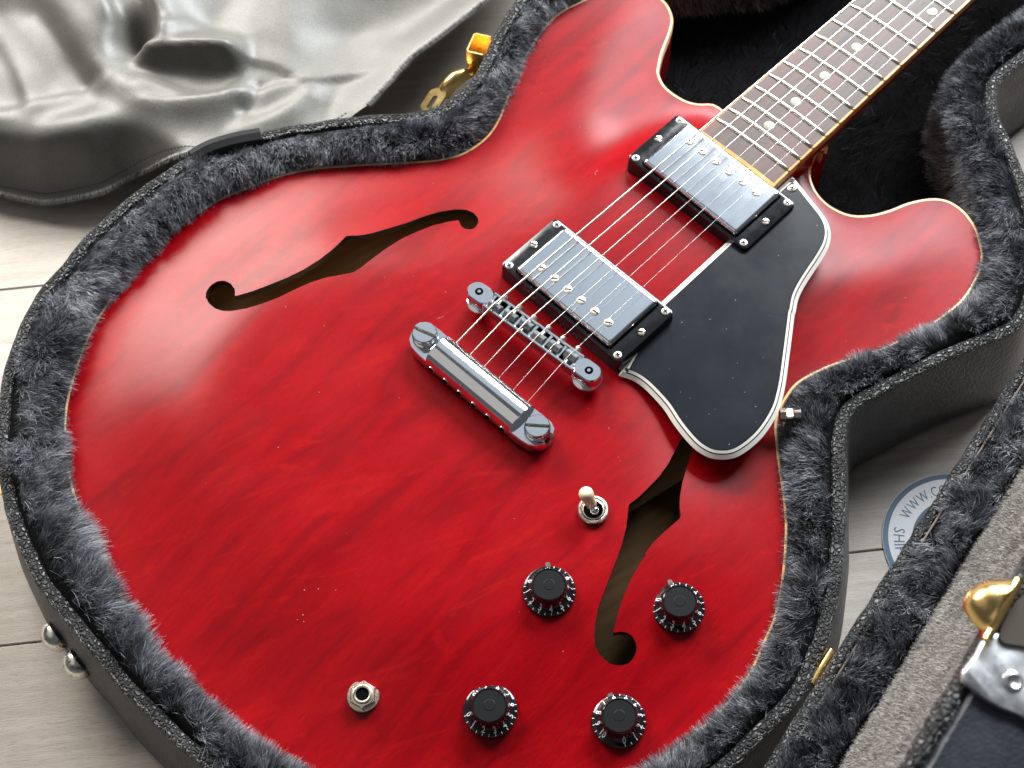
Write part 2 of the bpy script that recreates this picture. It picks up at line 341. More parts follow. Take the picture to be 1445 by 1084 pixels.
FH1 = resample(ccw(np.array([[-94.5,142.9],[-86.0,137.8],[-76.4,133.6],[-66.4,129.9],[-56.2,127.4],[-46.5,126.4],[-37.1,126.8],[-29.2,128.0],[-23.3,129.5],[-17.7,123.9],[-11.1,119.9],[-1.8,116.0],[7.5,112.1],[17.5,108.9],[26.9,104.9],[34.2,99.5],[37.8,94.9],[39.0,89.6],[37.8,84.6],[35.1,81.5],[31.1,79.9],[28.1,80.9],[26.4,84.6],[27.0,88.0],[28.8,90.9],[28.9,91.9],[23.6,95.6],[16.5,99.3],[7.2,102.3],[-2.8,104.4],[-13.8,105.2],[-24.7,105.1],[-33.3,104.8],[-38.6,105.4],[-45.0,109.4],[-51.5,113.7],[-59.1,117.3],[-68.0,120.2],[-78.7,123.0],[-88.3,127.0],[-95.5,130.9],[-101.9,136.0],[-105.2,140.1],[-106.9,145.2],[-106.9,151.0],[-105.4,156.2],[-102.7,159.2],[-98.1,160.9],[-93.9,160.0],[-91.1,157.2],[-90.1,152.1],[-91.2,147.0],[-92.8,144.5]])), 1.6); FH2 = resample(ccw(np.array([[23.4,-97.3],[23.0,-93.4],[19.0,-92.0],[13.4,-92.7],[6.4,-94.9],[-2.6,-97.9],[-11.9,-99.7],[-20.5,-100.2],[-28.0,-100.5],[-34.8,-99.8],[-38.3,-102.5],[-44.5,-107.1],[-52.5,-111.7],[-61.4,-116.0],[-57.4,-114.2],[-64.9,-117.4],[-72.3,-120.6],[-79.6,-123.7],[-85.6,-126.4],[-91.3,-129.9],[-96.3,-134.0],[-99.6,-137.5],[-100.9,-140.6],[-101.3,-145.1],[-100.3,-149.4],[-97.6,-152.7],[-94.2,-154.7],[-90.3,-154.8],[-86.5,-153.3],[-84.0,-150.6],[-83.0,-147.2],[-83.7,-144.1],[-85.8,-141.6],[-88.9,-139.7],[-86.3,-138.3],[-82.0,-135.8],[-76.8,-133.2],[-70.8,-130.5],[-62.6,-127.4],[-54.7,-125.3],[-47.1,-123.6],[-49.6,-123.6],[-41.0,-122.1],[-31.1,-122.0],[-21.5,-122.3],[-19.4,-122.0],[-16.4,-118.3],[-11.8,-114.4],[-4.9,-109.9],[1.6,-106.6],[9.6,-102.8],[18.5,-98.6]])), 1.6)
GUARD_P = np.array([[179.1,-28.5],[177.8,-34.0],[175.0,-43.3],[172.3,-52.5],[169.8,-60.3],[165.7,-67.1],[160.3,-71.7],[154.2,-74.7],[144.8,-77.2],[133.8,-79.4],[124.3,-81.6],[116.8,-84.3],[109.6,-88.6],[108.8,-88.7],[98.6,-95.5],[85.9,-103.9],[73.4,-112.1],[64.8,-117.0],[57.5,-120.4],[48.1,-122.9],[38.9,-124.1],[29.4,-123.6],[21.6,-121.6],[16.2,-117.6],[12.4,-112.1],[10.9,-104.6],[11.7,-96.2],[13.9,-86.4],[16.8,-77.1],[18.2,-68.9],[19.0,-60.1],[18.1,-52.9],[15.1,-46.0],[63.1,-31.6],[120.1,-31.4],[165.3,-28.3]])
RIM = resample(ccw(catm([[-271.9,-44.6],[-273.9,-27.7],[-274.9,-10.3],[-276.0,10.6],[-274.8,31.0],[-275.0,48.2],[-274.2,65.3],[-273.4,82.0],[-270.3,96.7],[-266.2,113.0],[-262.5,124.4],[-254.6,142.7],[-244.2,161.4],[-231.6,178.7],[-218.5,193.2],[-205.4,205.1],[-192.0,214.6],[-178.3,222.9],[-164.3,228.7],[-150.1,231.8],[-137.2,235.7],[-124.6,238.9],[-101.9,241.8],[-80.3,242.7],[-58.7,241.0],[-42.4,238.4],[-27.8,232.3],[-12.0,224.1],[3.3,215.9],[18.4,205.4],[31.5,195.7],[48.0,182.2],[64.2,168.3],[77.2,160.9],[90.2,158.4],[103.4,159.6],[118.6,164.7],[134.8,173.1],[149.5,179.3],[170.6,186.0],[197.7,193.2],[229.6,192.5],[262.0,179.1],[285.8,157.5],[309,135],[335,119],[380,108],[470,104],[560,96],[600,60],[606,0],[600,-55],[560,-80],[470,-77],[397,-75],[347.3,-71.2],[332.5,-70.0],[321.3,-70.9],[310.0,-77.0],[300.5,-87.9],[290.9,-101.3],[280.4,-116.3],[264.0,-136.7],[243.3,-157.0],[218.7,-171.9],[192.9,-179.1],[172.9,-173.1],[152.6,-164.8],[131.1,-157.6],[112.0,-152.1],[95.7,-147.5],[86.0,-147.7],[77.6,-151.0],[65.5,-159.8],[51.3,-171.2],[41.1,-179.3],[31.1,-187.4],[15.0,-198.0],[0.8,-206.8],[-13.0,-213.5],[-24.6,-218.5],[-48.8,-225.2],[-66.5,-225.2],[-82.6,-224.5],[-95.9,-223.8],[-127.3,-218.3],[-164.1,-203.6],[-203.2,-173.9],[-234.8,-136.7],[-256.4,-96.9],[-267.1,-68.7]], 4)), 4.0)
ZE = -14.0
BODYC = BODY[::2]
def arch(X):
    d = pdist(BODYC, X); u, v = X[:, 0], X[:, 1]
    de = d+50*np.exp(-(v/38)**2)*ss((u-40)/110)*ss(d/25)
    return ZE+14*(1-np.where(v > 0, .78, .62)*ss((u-80)/70)*ss((np.abs(v)-38)/30))*ss((de-5)/88), d
_gx, _gy = np.arange(-262, 250, 2.0), np.arange(-212, 222, 2.0)
_G = np.stack(np.meshgrid(_gx, _gy, indexing='ij'), -1).reshape(-1, 2)
_za, _gd = arch(_G); _in = inside(BODYC, _G); _za = np.where(_in, _za, ZE); _sh = (len(_gx), len(_gy))
_zb = _za.reshape(_sh)
for _ in range(50):                                            # soften the ridges of the distance field
    _p = np.pad(_zb, 1, 'edge'); _zb = (4*_zb+_p[2:, 1:-1]+_p[:-2, 1:-1]+_p[1:-1, 2:]+_p[1:-1, :-2])/8
    _zb = np.where(_in.reshape(_sh), _zb, ZE)
_k = ss(_gd/16).reshape(_sh)*_in.reshape(_sh); ZG_ = _za.reshape(_sh)*(1-_k)+_zb*_k
def zt(X):
    """height of the arched top"""
    X = np.atleast_2d(np.asarray(X, float)); a = np.clip((X[:, 0]-_gx[0])/2, 0, _sh[0]-1.001); b = np.clip((X[:, 1]-_gy[0])/2, 0, _sh[1]-1.001)
    i, j = a.astype(int), b.astype(int); f, g = a-i, b-j
    return ZG_[i, j]*(1-f)*(1-g)+ZG_[i+1, j]*f*(1-g)+ZG_[i, j+1]*(1-f)*g+ZG_[i+1, j+1]*f*g
def ztp(x, y): return float(zt([(x, y)])[0])

# ================================================================== SETTING: floor of planks
ZF = -72.0
fl = MB(); fl.add([(-1500, -1500, ZF-6), (1500, -1500, ZF-6), (1500, 1500, ZF-6), (-1500, 1500, ZF-6)], [(0, 1, 2, 3)])
floor = fl.build('floor', GROOVE); tag(floor, kind='structure')
pa = math.radians(-39); dx = np.array([math.cos(pa), math.sin(pa)]); dy = np.array([-dx[1], dx[0]])
for r in range(-5, 6):
    q0 = -112+231*r; off = -450-(r*97) % 240
    for k in range(-2, 2):
        t0 = k*1200+off; L = []
        P = [(t0+.3, q0+.4), (t0+1199.7, q0+.4), (t0+1199.7, q0+230.6), (t0+.3, q0+230.6)]
        def pl(ins, z):
            return [tuple((dx*(x+(ins if i in (0, 3) else -ins))+dy*(y+(ins if i < 2 else -ins))))+(z,) for i, (x, y) in enumerate(P)]
        m_ = MB(); m_.loft([pl(0, ZF-5), pl(0, ZF-.5), pl(.5, ZF)])
        m_.build('plank', WOODF, floor, smooth=False)

# ================================================================== THE GUITAR
G = thing('electric_guitar', (0, 0, -57), 'cherry red hollow-body electric guitar with two f-holes lying in the open case', 'guitar')
# top plate with its f-holes
V2, T = triangulate(BODY, [FH1, FH2], 3.4)
V3 = np.c_[V2, zt(V2)]
top = MB(); top.add(V3, [tuple(t) for t in T])
for h in (FH1, FH2):
    z = zt(h); n = len(h)
    top.add(list(np.c_[h, z])+list(np.c_[h, z-4.6]), [(i, (i+1) % n, n+(i+1) % n, n+i) for i in range(n)], 1)
top.build('body_top', [RED, BLACK_EDGE], G, angle=40)
it = MB(); it.add(np.c_[V2, zt(V2)-4.7], [tuple(t[::-1]) for t in T]); it.build('inner_top', INSIDE, G)
# sides and back
nb = len(BODY); nin = normals2(BODY, 2)
sh = MB(); sh.loft([[(x, y, -57) for x, y in BODY+nin*4], [(x, y, -55) for x, y in BODY+nin*1], [(x, y, -52) for x, y in BODY], [(x, y, -20.5) for x, y in BODY]], 0, False, True)
sh.build('body_side', RED, G)
ins = MB()
ins.add([(x, y, -28) for x, y in BODY+nin*3], [tuple(range(nb))]); ins.loft([[(x, y, -28) for x, y in BODY+nin*3], [(x, y, -19) for x, y in BODY+nin*3]], 0, False)
ins.build('inner_back', INSIDE, G)
ih = np.array([q for q in BODY+nin*4 if q[1] < -42 and q[0] < 60]); im = MB(); im.add([(x, y, -27.6) for x, y in ih], [tuple(range(len(ih)))]); im.build('shaded_inner_back', INSIDE2, G, smooth=False)  # added dark sheet standing in for shade inside the body
cb = MB(); cb.box((-35, 0, -36), (400, 90, 22)); cb.build('center_block', INSIDE, G, smooth=False)
# binding round the edge
bd = MB(); nn = nin
def ring(ins, z): return [(x, y, z) for x, y in BODY+nn*ins]
zin = zt(BODY+nn*1.6)
bd.loft([ring(-.15, -20.5), ring(-.2, -14.6), ring(.15, -14.05), [(x, y, zz+.18) for (x, y), zz in zip(BODY+nn*.5, zt(BODY+nn*.5))], [(x, y, zz+.14) for (x, y), zz in zip(BODY+nn*1.6, zin)], [(x, y, zz-.4) for (x, y), zz in zip(BODY+nn*1.62, zin)]], 0, False)
bd.build('body_binding', BIND, G)
# bridge, saddles
def fru(n): return 628.65*2**(-n/12)
def hw(n): return (53.4+(49.0-53.4)*(fru(n)-fru(22))/(fru(12)-fru(22)))/2
def zfb(u): return 10.5+.0135*(u-176.5)
BB = np.array([-5.3, 37.0]); BT = np.array([.5, -37.0]); bc = (BB+BT)/2; bdv = (BB-BT)/np.linalg.norm(BB-BT); bnv = np.array([bdv[1], -bdv[0]])
if bnv[0] < 0: bnv = -bnv
def bl(a, b, z): q = bc+bdv*a+bnv*b; return (q[0], q[1], z)       # a along the bridge to the bass side, b towards the neck
br = MB()
def bar(m, L, W, z0, z1, mi=0, r=None, ch=.8, n=8):
    o = rrect(L, W, r if r else W/2-.01, n); o2 = rrect(L-2*ch, W-2*ch, (r if r else W/2-.01)-ch if (r if r else W/2) > ch+.05 else .05, n)
    m.loft([[bl(x, y, z0) for x, y in o], [bl(x, y, z1-ch) for x, y in o], [bl(x, y, z1) for x, y in o2]], mi, True, True)
for sgn in (-1, 1):                                            # end blocks carry the post holes
    o = rrect(16, 11.4, 5.6, 8); o2 = rrect(14.8, 10.2, 5.0, 8)
    br.loft([[bl(x+sgn*37, y, 9) for x, y in o], [bl(x+sgn*37, y, 15.2) for x, y in o], [bl(x+sgn*37, y, 16) for x, y in o2]], 0, True, True)
    c = bl(sgn*38, 0, 16.05); br.lathe(c, [(2.3, 0), (2.1, .12)], 20, 1); br.lathe((c[0], c[1], 16.1), [(1.1, .05), (.9, .3)], 14, 0)
for b0, wd in ((-4.7, 1.7), (4.7, 1.7)):                       # side rails
    o = rrect(62, wd, .3, 2); br.loft([[bl(x, y+b0, 9) for x, y in o], [bl(x, y+b0, 15.6) for x, y in o], [bl(x*.995, (y*.6)+b0, 16) for x, y in o]], 0, True, True)
o = rrect(62, 8, .3, 2); br.loft([[bl(x, y, 9) for x, y in o], [bl(x, y, 10.5) for x, y in o]], 1, True, True)
for k in range(7):
    a = -29.4+9.8*k; o = rrect(1.5, 8.4, .2, 1); br.loft([[bl(a+x, y, 10) for x, y in o], [bl(a+x, y, 15.4) for x, y in o]], 0, True, False)
bridge = br.build('bridge', [CHROME, DARK], G)
sb = [25.2-10.08*i for i in range(6)]                          # string places at the bridge, bass first
soff = [-1.6, -.6, .6, -1.2, 0, 1.2]; ZB = 18.2
for i in range(6):
    a, b = sb[i], soff[i]
    s_ = MB(); prof = [(-2.6, 11), (-2.6, 16.2), (-.5, 17.8), (.5, 17.8), (2.6, 15.6), (2.6, 11)]
    s_.loft([[bl(a+w_, b+y, z) for y, z in prof] for w_ in (-3.6, -.45)], 0, True, True)
    s_.loft([[bl(a+w_, b+y, z) for y, z in prof] for w_ in (.45, 3.6)], 0, True, True)
    s_.loft([[bl(a+w_, b+y, z-.5) for y, z in prof] for w_ in (-.45, .45)], 0, True, True)
    so = s_.build('saddle', SADDLE, bridge, origin=bl(a, b, 11), smooth=False)
    sc_ = MB(); hd = bl(a, 6.1, 14.6); ax_ = np.r_[bnv, 0]
    sc_.tube([np.array(bl(a, -4, 14.4)), np.array(hd)], .75, 8); sc_.tube([np.array(hd)-ax_*.1, np.array(hd)+ax_*.2, np.array(hd)+ax_*1.5, np.array(hd)+ax_*1.8], [1.5, 1.9, 1.9, 1.4], 14)
    sc_.build('saddle_screw', NICKEL, bridge, origin=hd)
for sgn in (-1, 1):
    c = bl(sgn*37, 0, 0); z0 = ztp(c[0], c[1])
    t_ = MB(); t_.lathe((c[0], c[1], z0), [(2.1, 0), (2.1, 6)], 16, 0, False)
    n_ = 60; pr = [(7.2, 5.0), (7.9, 5.5), (7.9, 7.4), (7.2, 7.9), (2, 7.9)]
    loops = [[(c[0]+(r*(1+(.018 if (i % 2 and r > 7.5) else 0)))*math.cos(2*math.pi*i/n_), c[1]+(r*(1+(.018 if (i % 2 and r > 7.5) else 0)))*math.sin(2*math.pi*i/n_), z0+z) for i in range(n_)] for r, z in pr]
    t_.loft(loops, 0, True, True); t_.build('thumbwheel', CHROME, bridge, origin=(c[0], c[1], z0))
# stop tailpiece
TB = np.array([-43.1, 41.0]); TT = np.array([-40.9, -41.0]); tc = (TB+TT)/2; tdv = (TB-TT)/np.linalg.norm(TB-TT); tnv = np.array([tdv[1], -tdv[0]])
if tnv[0] < 0: tnv = -tnv
def tl(a, b, z): q = tc+tdv*a+tnv*b; return (q[0], q[1], z)
tp = MB()
prof = [(-9.6, 2.6), (-10.6, 4.6), (-10.7, 8.2), (-10.2, 9.6)]+[(-.6+9.4*math.cos(t)*(1 if math.cos(t) > 0 else 1.0), 9.3+7.0*math.sin(t)**.9) for t in np.linspace(math.pi*.97, .10, 18)]+[(8.9, 8.6), (8.7, 6), (7.6, 2.8)]
tp.loft([[tl(a, b*(1 if abs(a) < 31 else .965), z-(0 if abs(a) < 31 else .7)) for b, z in prof] for a in (30.6, 29.8, 0, -29.8, -30.6)], 0, True, True)
for i in range(6):                                             # string holes in the far face
    a = 26-10.4*i; c = np.array(tl(a, -10.3, 6.4)); d_ = np.r_[-tnv, 0]
    tp.tube([c-d_*.6, c+d_*.55, c+d_*.6], [2.5, 2.5, 1.9], 16, 0); tp.tube([c+d_*.3, c+d_*.72], 1.7, 14, 1)
for sgn in (-1, 1):                                            # forked lugs
    arc = [(sgn*(41+7.6*math.cos(t)), 9.4*math.sin(t)) for t in np.linspace(-1.15, 1.15, 13)]
    o = [(sgn*30.5, -10)]+[(a, b) for a, b in ([(sgn*41, -9.6)]+arc[:1])]
    outer = [(sgn*29.5, -10.4), (sgn*38, -10), (sgn*43, -9.2), (sgn*46.8, -6.6), (sgn*48.6, -3.6), (sgn*48.9, -2.4), (sgn*45.8, -2.6), (sgn*41.5, -5.0), (sgn*37, -3.5), (sgn*35.5, 0), (sgn*37, 3.5), (sgn*41.5, 5.0), (sgn*45.8, 3.4), (sgn*48.3, 4.4), (sgn*47, 7), (sgn*43, 8.8), (sgn*38, 9), (sgn*29.5, 8.6)]
    if sgn < 0: outer = outer[::-1]
    cx = sum(q[0] for q in outer)/len(outer)
    lo = [tl(a, b, 2.8) for a, b in outer]; hi = [tl(a, b, 8.8) for a, b in outer]; hi2 = [tl(cx+(a-cx)*.95, b*.95, 9.6) for a, b in outer]
    if (np.cross(np.array(tl(1, 0, 0))-np.array(tl(0, 0, 0)), np.array(tl(0, 1, 0))-np.array(tl(0, 0, 0)))[2]) < 0: lo, hi, hi2 = lo[::-1], hi[::-1], hi2[::-1]
    tp.loft([lo, hi, hi2], 0, True, True)
tail = tp.build('tailpiece', [CHROME, DARK], G, angle=28)
for sgn, P in ((1, TB), (-1, TT)):
    z0 = ztp(*P); st = MB()
    st.lathe((P[0], P[1], 0), [(7.5, z0), (7.5, z0+2), (4.4, 2.2), (4.4, 9.4), (6.6, 9.8), (6.9, 10.3), (6.9, 13.0), (6.5, 13.3)], 36, 0, False); st.lathe((P[0], P[1], 0), [(6.5, 13.3), (.1, 13.3)], 36, 1)
    an = math.radians(-72 if sgn > 0 else -50); w_ = 1.0                      # screwdriver slot
    c_, s2 = math.cos(an), math.sin(an)
    def sl(x, y, z): return (P[0]+x*c_-y*s2, P[1]+x*s2+y*c_, z)
    for sg in (-1, 1):                                         # two half discs leave the slot between them
        ths = np.linspace(math.asin(w_/6.5), math.pi-math.asin(w_/6.5), 15)
        o = [(6.5*math.cos(t), sg*6.5*math.sin(t)) for t in ths]; o = o if sg > 0 else o[::-1]
        o2 = [(6.1*math.cos(t), sg*max(6.1*math.sin(t), w_)) for t in ths]; o2 = o2 if sg > 0 else o2[::-1]
        st.loft([[sl(x, y, 13.3) for x, y in o], [sl(x, y, 15.2) for x, y in o], [sl(x, y, 15.6) for x, y in o2]], 0, True)
    st.build('stud', [CHROME, DARKNI], tail, origin=(P[0], P[1], z0))  # slot floor darker: the slot's shade put into its metal colour
# pickups
def screw(name, x, y, z, r, parent, mt, slot=True, ang=0, phil=False, dome=.5, hgt=.8):
    m = MB(); m.lathe((x, y, z), [(r, -1), (r, hgt*.5), (r*.8, hgt*.5+dome*.4), (r*.4, hgt*.5+dome*.55), (.01, hgt*.5+dome*.6)], 20)
    c_, s_ = math.cos(ang), math.sin(ang); zt_ = z+hgt*.5+dome*.6+.02
    def st(l, w_):
        for a in ([0, math.pi/2] if phil else [0]):
            ca, sa = math.cos(ang+a), math.sin(ang+a)
            q = [(x+u*ca-v*sa, y+u*sa+v*ca) for u, v in ((-l, -w_), (l, -w_), (l, w_), (-l, w_))]
            m.add([(a_, b_, zt_-.25) for a_, b_ in q]+[(a_, b_, zt_+.02+(0 if a == 0 else .006)) for a_, b_ in q], [(4, 5, 6, 7), (0, 1, 5, 4), (1, 2, 6, 5), (2, 3, 7, 6), (3, 0, 4, 7)], 1)
    st(r*(.6 if phil else .92), r*(.16 if phil else .17))
    return m.build(name, [mt, DARK], parent, origin=(x, y, z))
def pickup(uc, zr, zc, poleside, angs, tilt=0):
    m = MB(); o = lambda dx_, r: [(uc+x, y) for x, y in rrect(45-2*dx_, 90.5-2*dx_, r, 6)]
    zb = min(ztp(uc-20, 40), ztp(uc-20, -40), ztp(uc+20, 40))-1
    m.loft([[(x, y, zb) for x, y in o(0, 3.2)], [(x, y, zr-1.2) for x, y in o(.6, 3)], [(x, y, zr-.3) for x, y in o(.9, 2.8)], [(x, y, zr) for x, y in o(1.6, 2.4)],
            [(uc+x, y, zr+.02) for x, y in rrect(40, 71.5, 2, 6)], [(uc+x, y, zr-3) for x, y in rrect(39.6, 71, 2, 6)]], 0, True)
    ring_ = m.build('pickup', PLASTIC, G, origin=(uc, 0, zr))
    c = MB(); q = lambda dx_, r: rrect(38.2-2*dx_, 69.6-2*dx_, r, 7)
    c.loft([[(uc+x, y, z) for x, y in q(d, r)] for d, r, z in ((0, 1.8, zr-2), (0, 1.8, zc-1.5), (.25, 1.7, zc-.75), (.8, 1.4, zc-.2), (1.5, 1.2, zc), (2.2, 1.0, zc+.03))])
    c.build('cover', CHROME_W, ring_, origin=(uc, 0, zr), angle=60)
    for i in range(6): screw('pole_screw', uc+poleside*9.4, 25-10*i, zc, 2.35, ring_, NICKEL, True, angs[i], dome=.3, hgt=.7)
    for sx in (-1, 1):
        for sy in (-1, 1): screw('ring_screw', uc+sx*18.7, sy*40.5, zr-.1, 2.2, ring_, RINGSC, True, .4+sx, True, dome=.4, hgt=.2)
    for sy in (-1, 1): screw('height_screw', uc+.2, sy*40.3, zr, 2.3, ring_, NICKEL, True, -1.1 if sy > 0 else -.9, dome=1.2, hgt=.6)
    if tilt: ring_.rotation_euler = (tilt, 0, 0)
    return ring_
pickup(38.6, 11.0, 14.6, -1, [-1.05, -.75, -.9, -1.2, -1.4, -1.0])
pickup(140.6, 8.8, 12.2, 1, [-1.2, -1.15, -1.3, -1.25, -.9, -.8], .035)
# fretboard, neck
UE, UN = 163.6, 560.0
us = np.linspace(UE, UN, 30); 
def hb(u): return 28.1+(26.0-28.1)*(u-fru(22))/(fru(12)-fru(22))
def zr_(u, v): return zfb(u)-1.0-v*v/620
fb = MB(); wv = np.linspace(-1, 1, 13)
fb.loft([[(u, (hb(u)-1.5)*k, zr_(u, (hb(u)-1.5)*k)) for k in wv]+[(u, -(hb(u)-1.5)*-1, zfb(u)-7.3), (u, -(hb(u)-1.5), zfb(u)-7.3)] for u in us], 0, True, True)
board = fb.build('fretboard', ROSE, G, origin=(UE, 0, 4))
fbb = MB()
for sg in (-1, 1):
    def sec(u):
        a, b = hb(u)-1.5, hb(u)
        q = [(u, sg*a, zfb(u)-7.3), (u, sg*b, zfb(u)-7.3), (u, sg*b, zr_(u, b)-.2), (u, sg*(b-.3), zr_(u, b)+.12), (u, sg*a, zr_(u, a)+.1)]
        return q if sg < 0 else q[::-1]
    fbb.loft([sec(u) for u in us], 0, True, True)
    for n in range(5, 23):                                     # nibs left at the fret ends
        u = fru(n); fbb.box((u, sg*(hb(u)-.8), zr_(u, hb(u))+.3), (1.6, 1.3, .9), bev=.3)
fbb.loft([[(UE-2.3+ (0 if k else .0), y*hb(UE), zz) for y, zz in ((-1, zfb(UE)-7.3), (1, zfb(UE)-7.3))]+[(UE-2.3, hb(UE)*y, zr_(UE, hb(UE)*y)+(.0 if k == 0 else .05)) for y in np.linspace(1, -1, 9)] for k in (0,)]+
         [[(UE+.02, y*hb(UE), zz) for y, zz in ((-1, zfb(UE)-7.3), (1, zfb(UE)-7.3))]+[(UE+.02, hb(UE)*y, zr_(UE, hb(UE)*y)+.12) for y in np.linspace(1, -1, 9)]], 0, True, True)
fbb.build('fretboard_binding', BIND2, board, angle=30)
for n in range(5, 23):
    u = fru(n); h = hw(n); m = MB()
    pr = [(-1.2, -.1), (-1.1, .45), (-.7, .85), (0, 1.0), (.7, .85), (1.1, .45), (1.2, -.1)]
    m.loft([[(u+x*e, v, zr_(u, v)+z*e) for x, z in pr] for v, e in [(-h-.2, .5)]+[(k*h, 1) for k in np.linspace(-.99, .99, 9)]+[(h+.2, .5)]], 0, True, True, False)
    m.build('fret', FRET, board, origin=(u, 0, zr_(u, 0)), angle=70)
for u, v in ((192.3, 1), (216.1, 1), (242.5, 1), (272.2, 1), (324.8, -14.2), (324.8, 14.2), (389, 0), (438, 0), (495, 0)):
    m = MB(); m.lathe((u, v, zr_(u, v)), [(3.2, -.6), (3.2, .06), (3.0, .09)], 28); m.build('inlay_dot', PEARL, board, origin=(u, v, zr_(u, v)))
nk = MB()
nk.loft([[(u, hb(u)*.995*math.cos(t), zfb(u)-7.2-(1-.0*u)*(21+4*ss((230-u)/40))*abs(math.sin(t))**.8) for t in np.linspace(0, -math.pi, 15)] for u in np.linspace(172, UN-1, 24)], 0, True, True)
nk.loft([[(u, 26*y, z) for y, z in ((-1, -50), (1, -50), (1, zfb(u)-7.1), (-1, zfb(u)-7.1))] for u in (150, 203)], 0, True, True)
nk.build('neck', RED, G)
# strings: gauges bass to treble
gau = [1.17, .91, .66, .43, .33, .25]
for i in range(6):
    bx = bl(sb[i], soff[i], ZB); a = 26-10.4*i; r = gau[i]/2
    nut = (628.65, 17.9-7.16*i, 18.2)
    f = lambda u: [u, bx[1]+(nut[1]-bx[1])*(u-bx[0])/(628.65-bx[0]), bx[2]+r+( -.0*(u-bx[0]))]
    zend = zfb(555)+2.6
    pts = [tl(a, 7.5, 9.2), tl(a, 9.6, 10.2)]
    pts += [(bx[0]-1.2, bx[1]+.05, bx[2]+r-.12), (bx[0]+.8, bx[1], bx[2]+r-.06)]
    for u in (60, 140, 200, 300, 420, 556):
        z_s = bx[2]+r+(12.9+.0*i-bx[2]-r)*(u-bx[0])/(176-bx[0]) if u <= 176 else 12.9+(zend-12.9)*(u-176)/(555-176)
        z_s = (bx[2]+r)*(1-(u-bx[0])/(555-bx[0]))+zend*(u-bx[0])/(555-bx[0])
        pts.append((u, bx[1]+(nut[1]-bx[1])*(u-bx[0])/(628.65-bx[0]), z_s-(u-bx[0])/(555-bx[0])*(nut[1]**2)/700))
    m = MB(); m.tube(pts, r, 8); m.build('string', WOUND if i < 3 else STEELST, G, angle=85)
# pickguard: layered plastic
GP = np.array(GUARD_P); cr = [0, len(GP)-4, len(GP)-3, len(GP)-2, len(GP)-1]
a_ = catm(GP[0:33], 4, False); GPs = np.vstack([a_, GP[33:]]); GPs = resample(GPs, 1.5); GPs = ccw(GPs)
gn = normals2(GPs, 1); ZG = 4.5
def gl(ins, z): return [(x, y, z) for x, y in GPs+gn*ins]
pg = MB()
pg.loft([gl(.3, ZG-3.4), gl(0, ZG-3.2), gl(1.9, ZG-1.5)], 1, False, True)
pg.loft([gl(1.9, ZG-1.5), gl(2.4, ZG-1.05)], 0, False)
pg.loft([gl(2.4, ZG-1.05), gl(3.7, ZG-.25)], 1, False)
Vg, Tg = triangulate(GPs+gn*3.7, [], 9)
pg.loft([gl(3.7, ZG-.25), gl(4.1, ZG)], 0, False)
Vg, Tg = triangulate(np.array(gl(4.1, 0))[:, :2], [], 9)
pg.add(np.c_[Vg, np.full(len(Vg), ZG)], [tuple(t) for t in Tg], 0)
guard = pg.build('pickguard', [GUARD, WHITEPL], G, angle=50)
screw('guard_screw', 170.5, -35.2, ZG, 2.6, guard, NICKEL, True, .5, True, dome=.9, hgt=.6)
# bracket bolt at the guard's edge
bk = MB(); e0 = np.array([57.8, -121.4, 0]); ad = np.array([.72, -.69, 0.]); ad /= np.linalg.norm(ad); al = np.array([-ad[1], ad[0], 0])
def hexa(c0, l, r, mi=0):
    cc = c0+ad*l
    loops = []
    for c in (c0, cc): loops.append([tuple(c+al*r*math.cos(math.pi/3*k+.5)+np.array([0, 0, 1])*r*math.sin(math.pi/3*k+.5)) for k in range(6)])
    bk.loft(loops, mi, True, True)
hexa(e0+[0, 0, -2], 3, 3.6); 
o = rrect(6.5, 4.6, 1, 3); 
bk.loft([[tuple(e0+ad*(5+y)+al*x*.9+np.array([0, 0, z])) for x, y in o] for z in (-34, -.2)]+[[tuple(e0+ad*(5+y*.8)+al*x*.75+np.array([0, 0, .9])) for x, y in o]], 0, True, True)
hexa(e0+ad*7.6+[0, 0, -2], 3.4, 2.7)
bk.build('bracket_bolt', NICKEL, guard, smooth=False)
# knobs
KP = [(13, .6), (13.05, 1.6), (12.7, 2.2), (11.6, 2.7), (10.5, 3.5), (9.7, 4.7), (9.15, 6.4), (8.85, 8.4), (8.65, 10.2), (8.3, 11.0), (7.8, 11.3)]
_r = np.array([q[0] for q in KP][1:])[::-1]; _z = np.array([q[1] for q in KP][1:])[::-1]
def glyph(ch, size, off=0.):
    cu = bpy.data.curves.new('glyph', 'FONT'); cu.body = ch; cu.size = size; cu.resolution_u = 2; cu.align_x = 'CENTER'; cu.offset = size*off
    o = bpy.data.objects.new('glyph', cu); COL.objects.link(o)
    me = bpy.data.meshes.new_from_object(o.evaluated_get(bpy.context.evaluated_depsgraph_get()))
    V = np.array([tuple(v.co) for v in me.vertices]).reshape(-1, 3); F = [tuple(p.vertices) for p in me.polygons]
    bpy.data.objects.remove(o); bpy.data.curves.remove(cu); bpy.data.meshes.remove(me)
    return V, F
GL = {c: glyph(c, 3.6, .014) for c in ['0', '1', '2', '3', '4', '5', '6', '7', '8', '9', '10']}
IMA = math.degrees(math.atan2(RC[0][1], RC[0][0]))             # world angle of the image's right
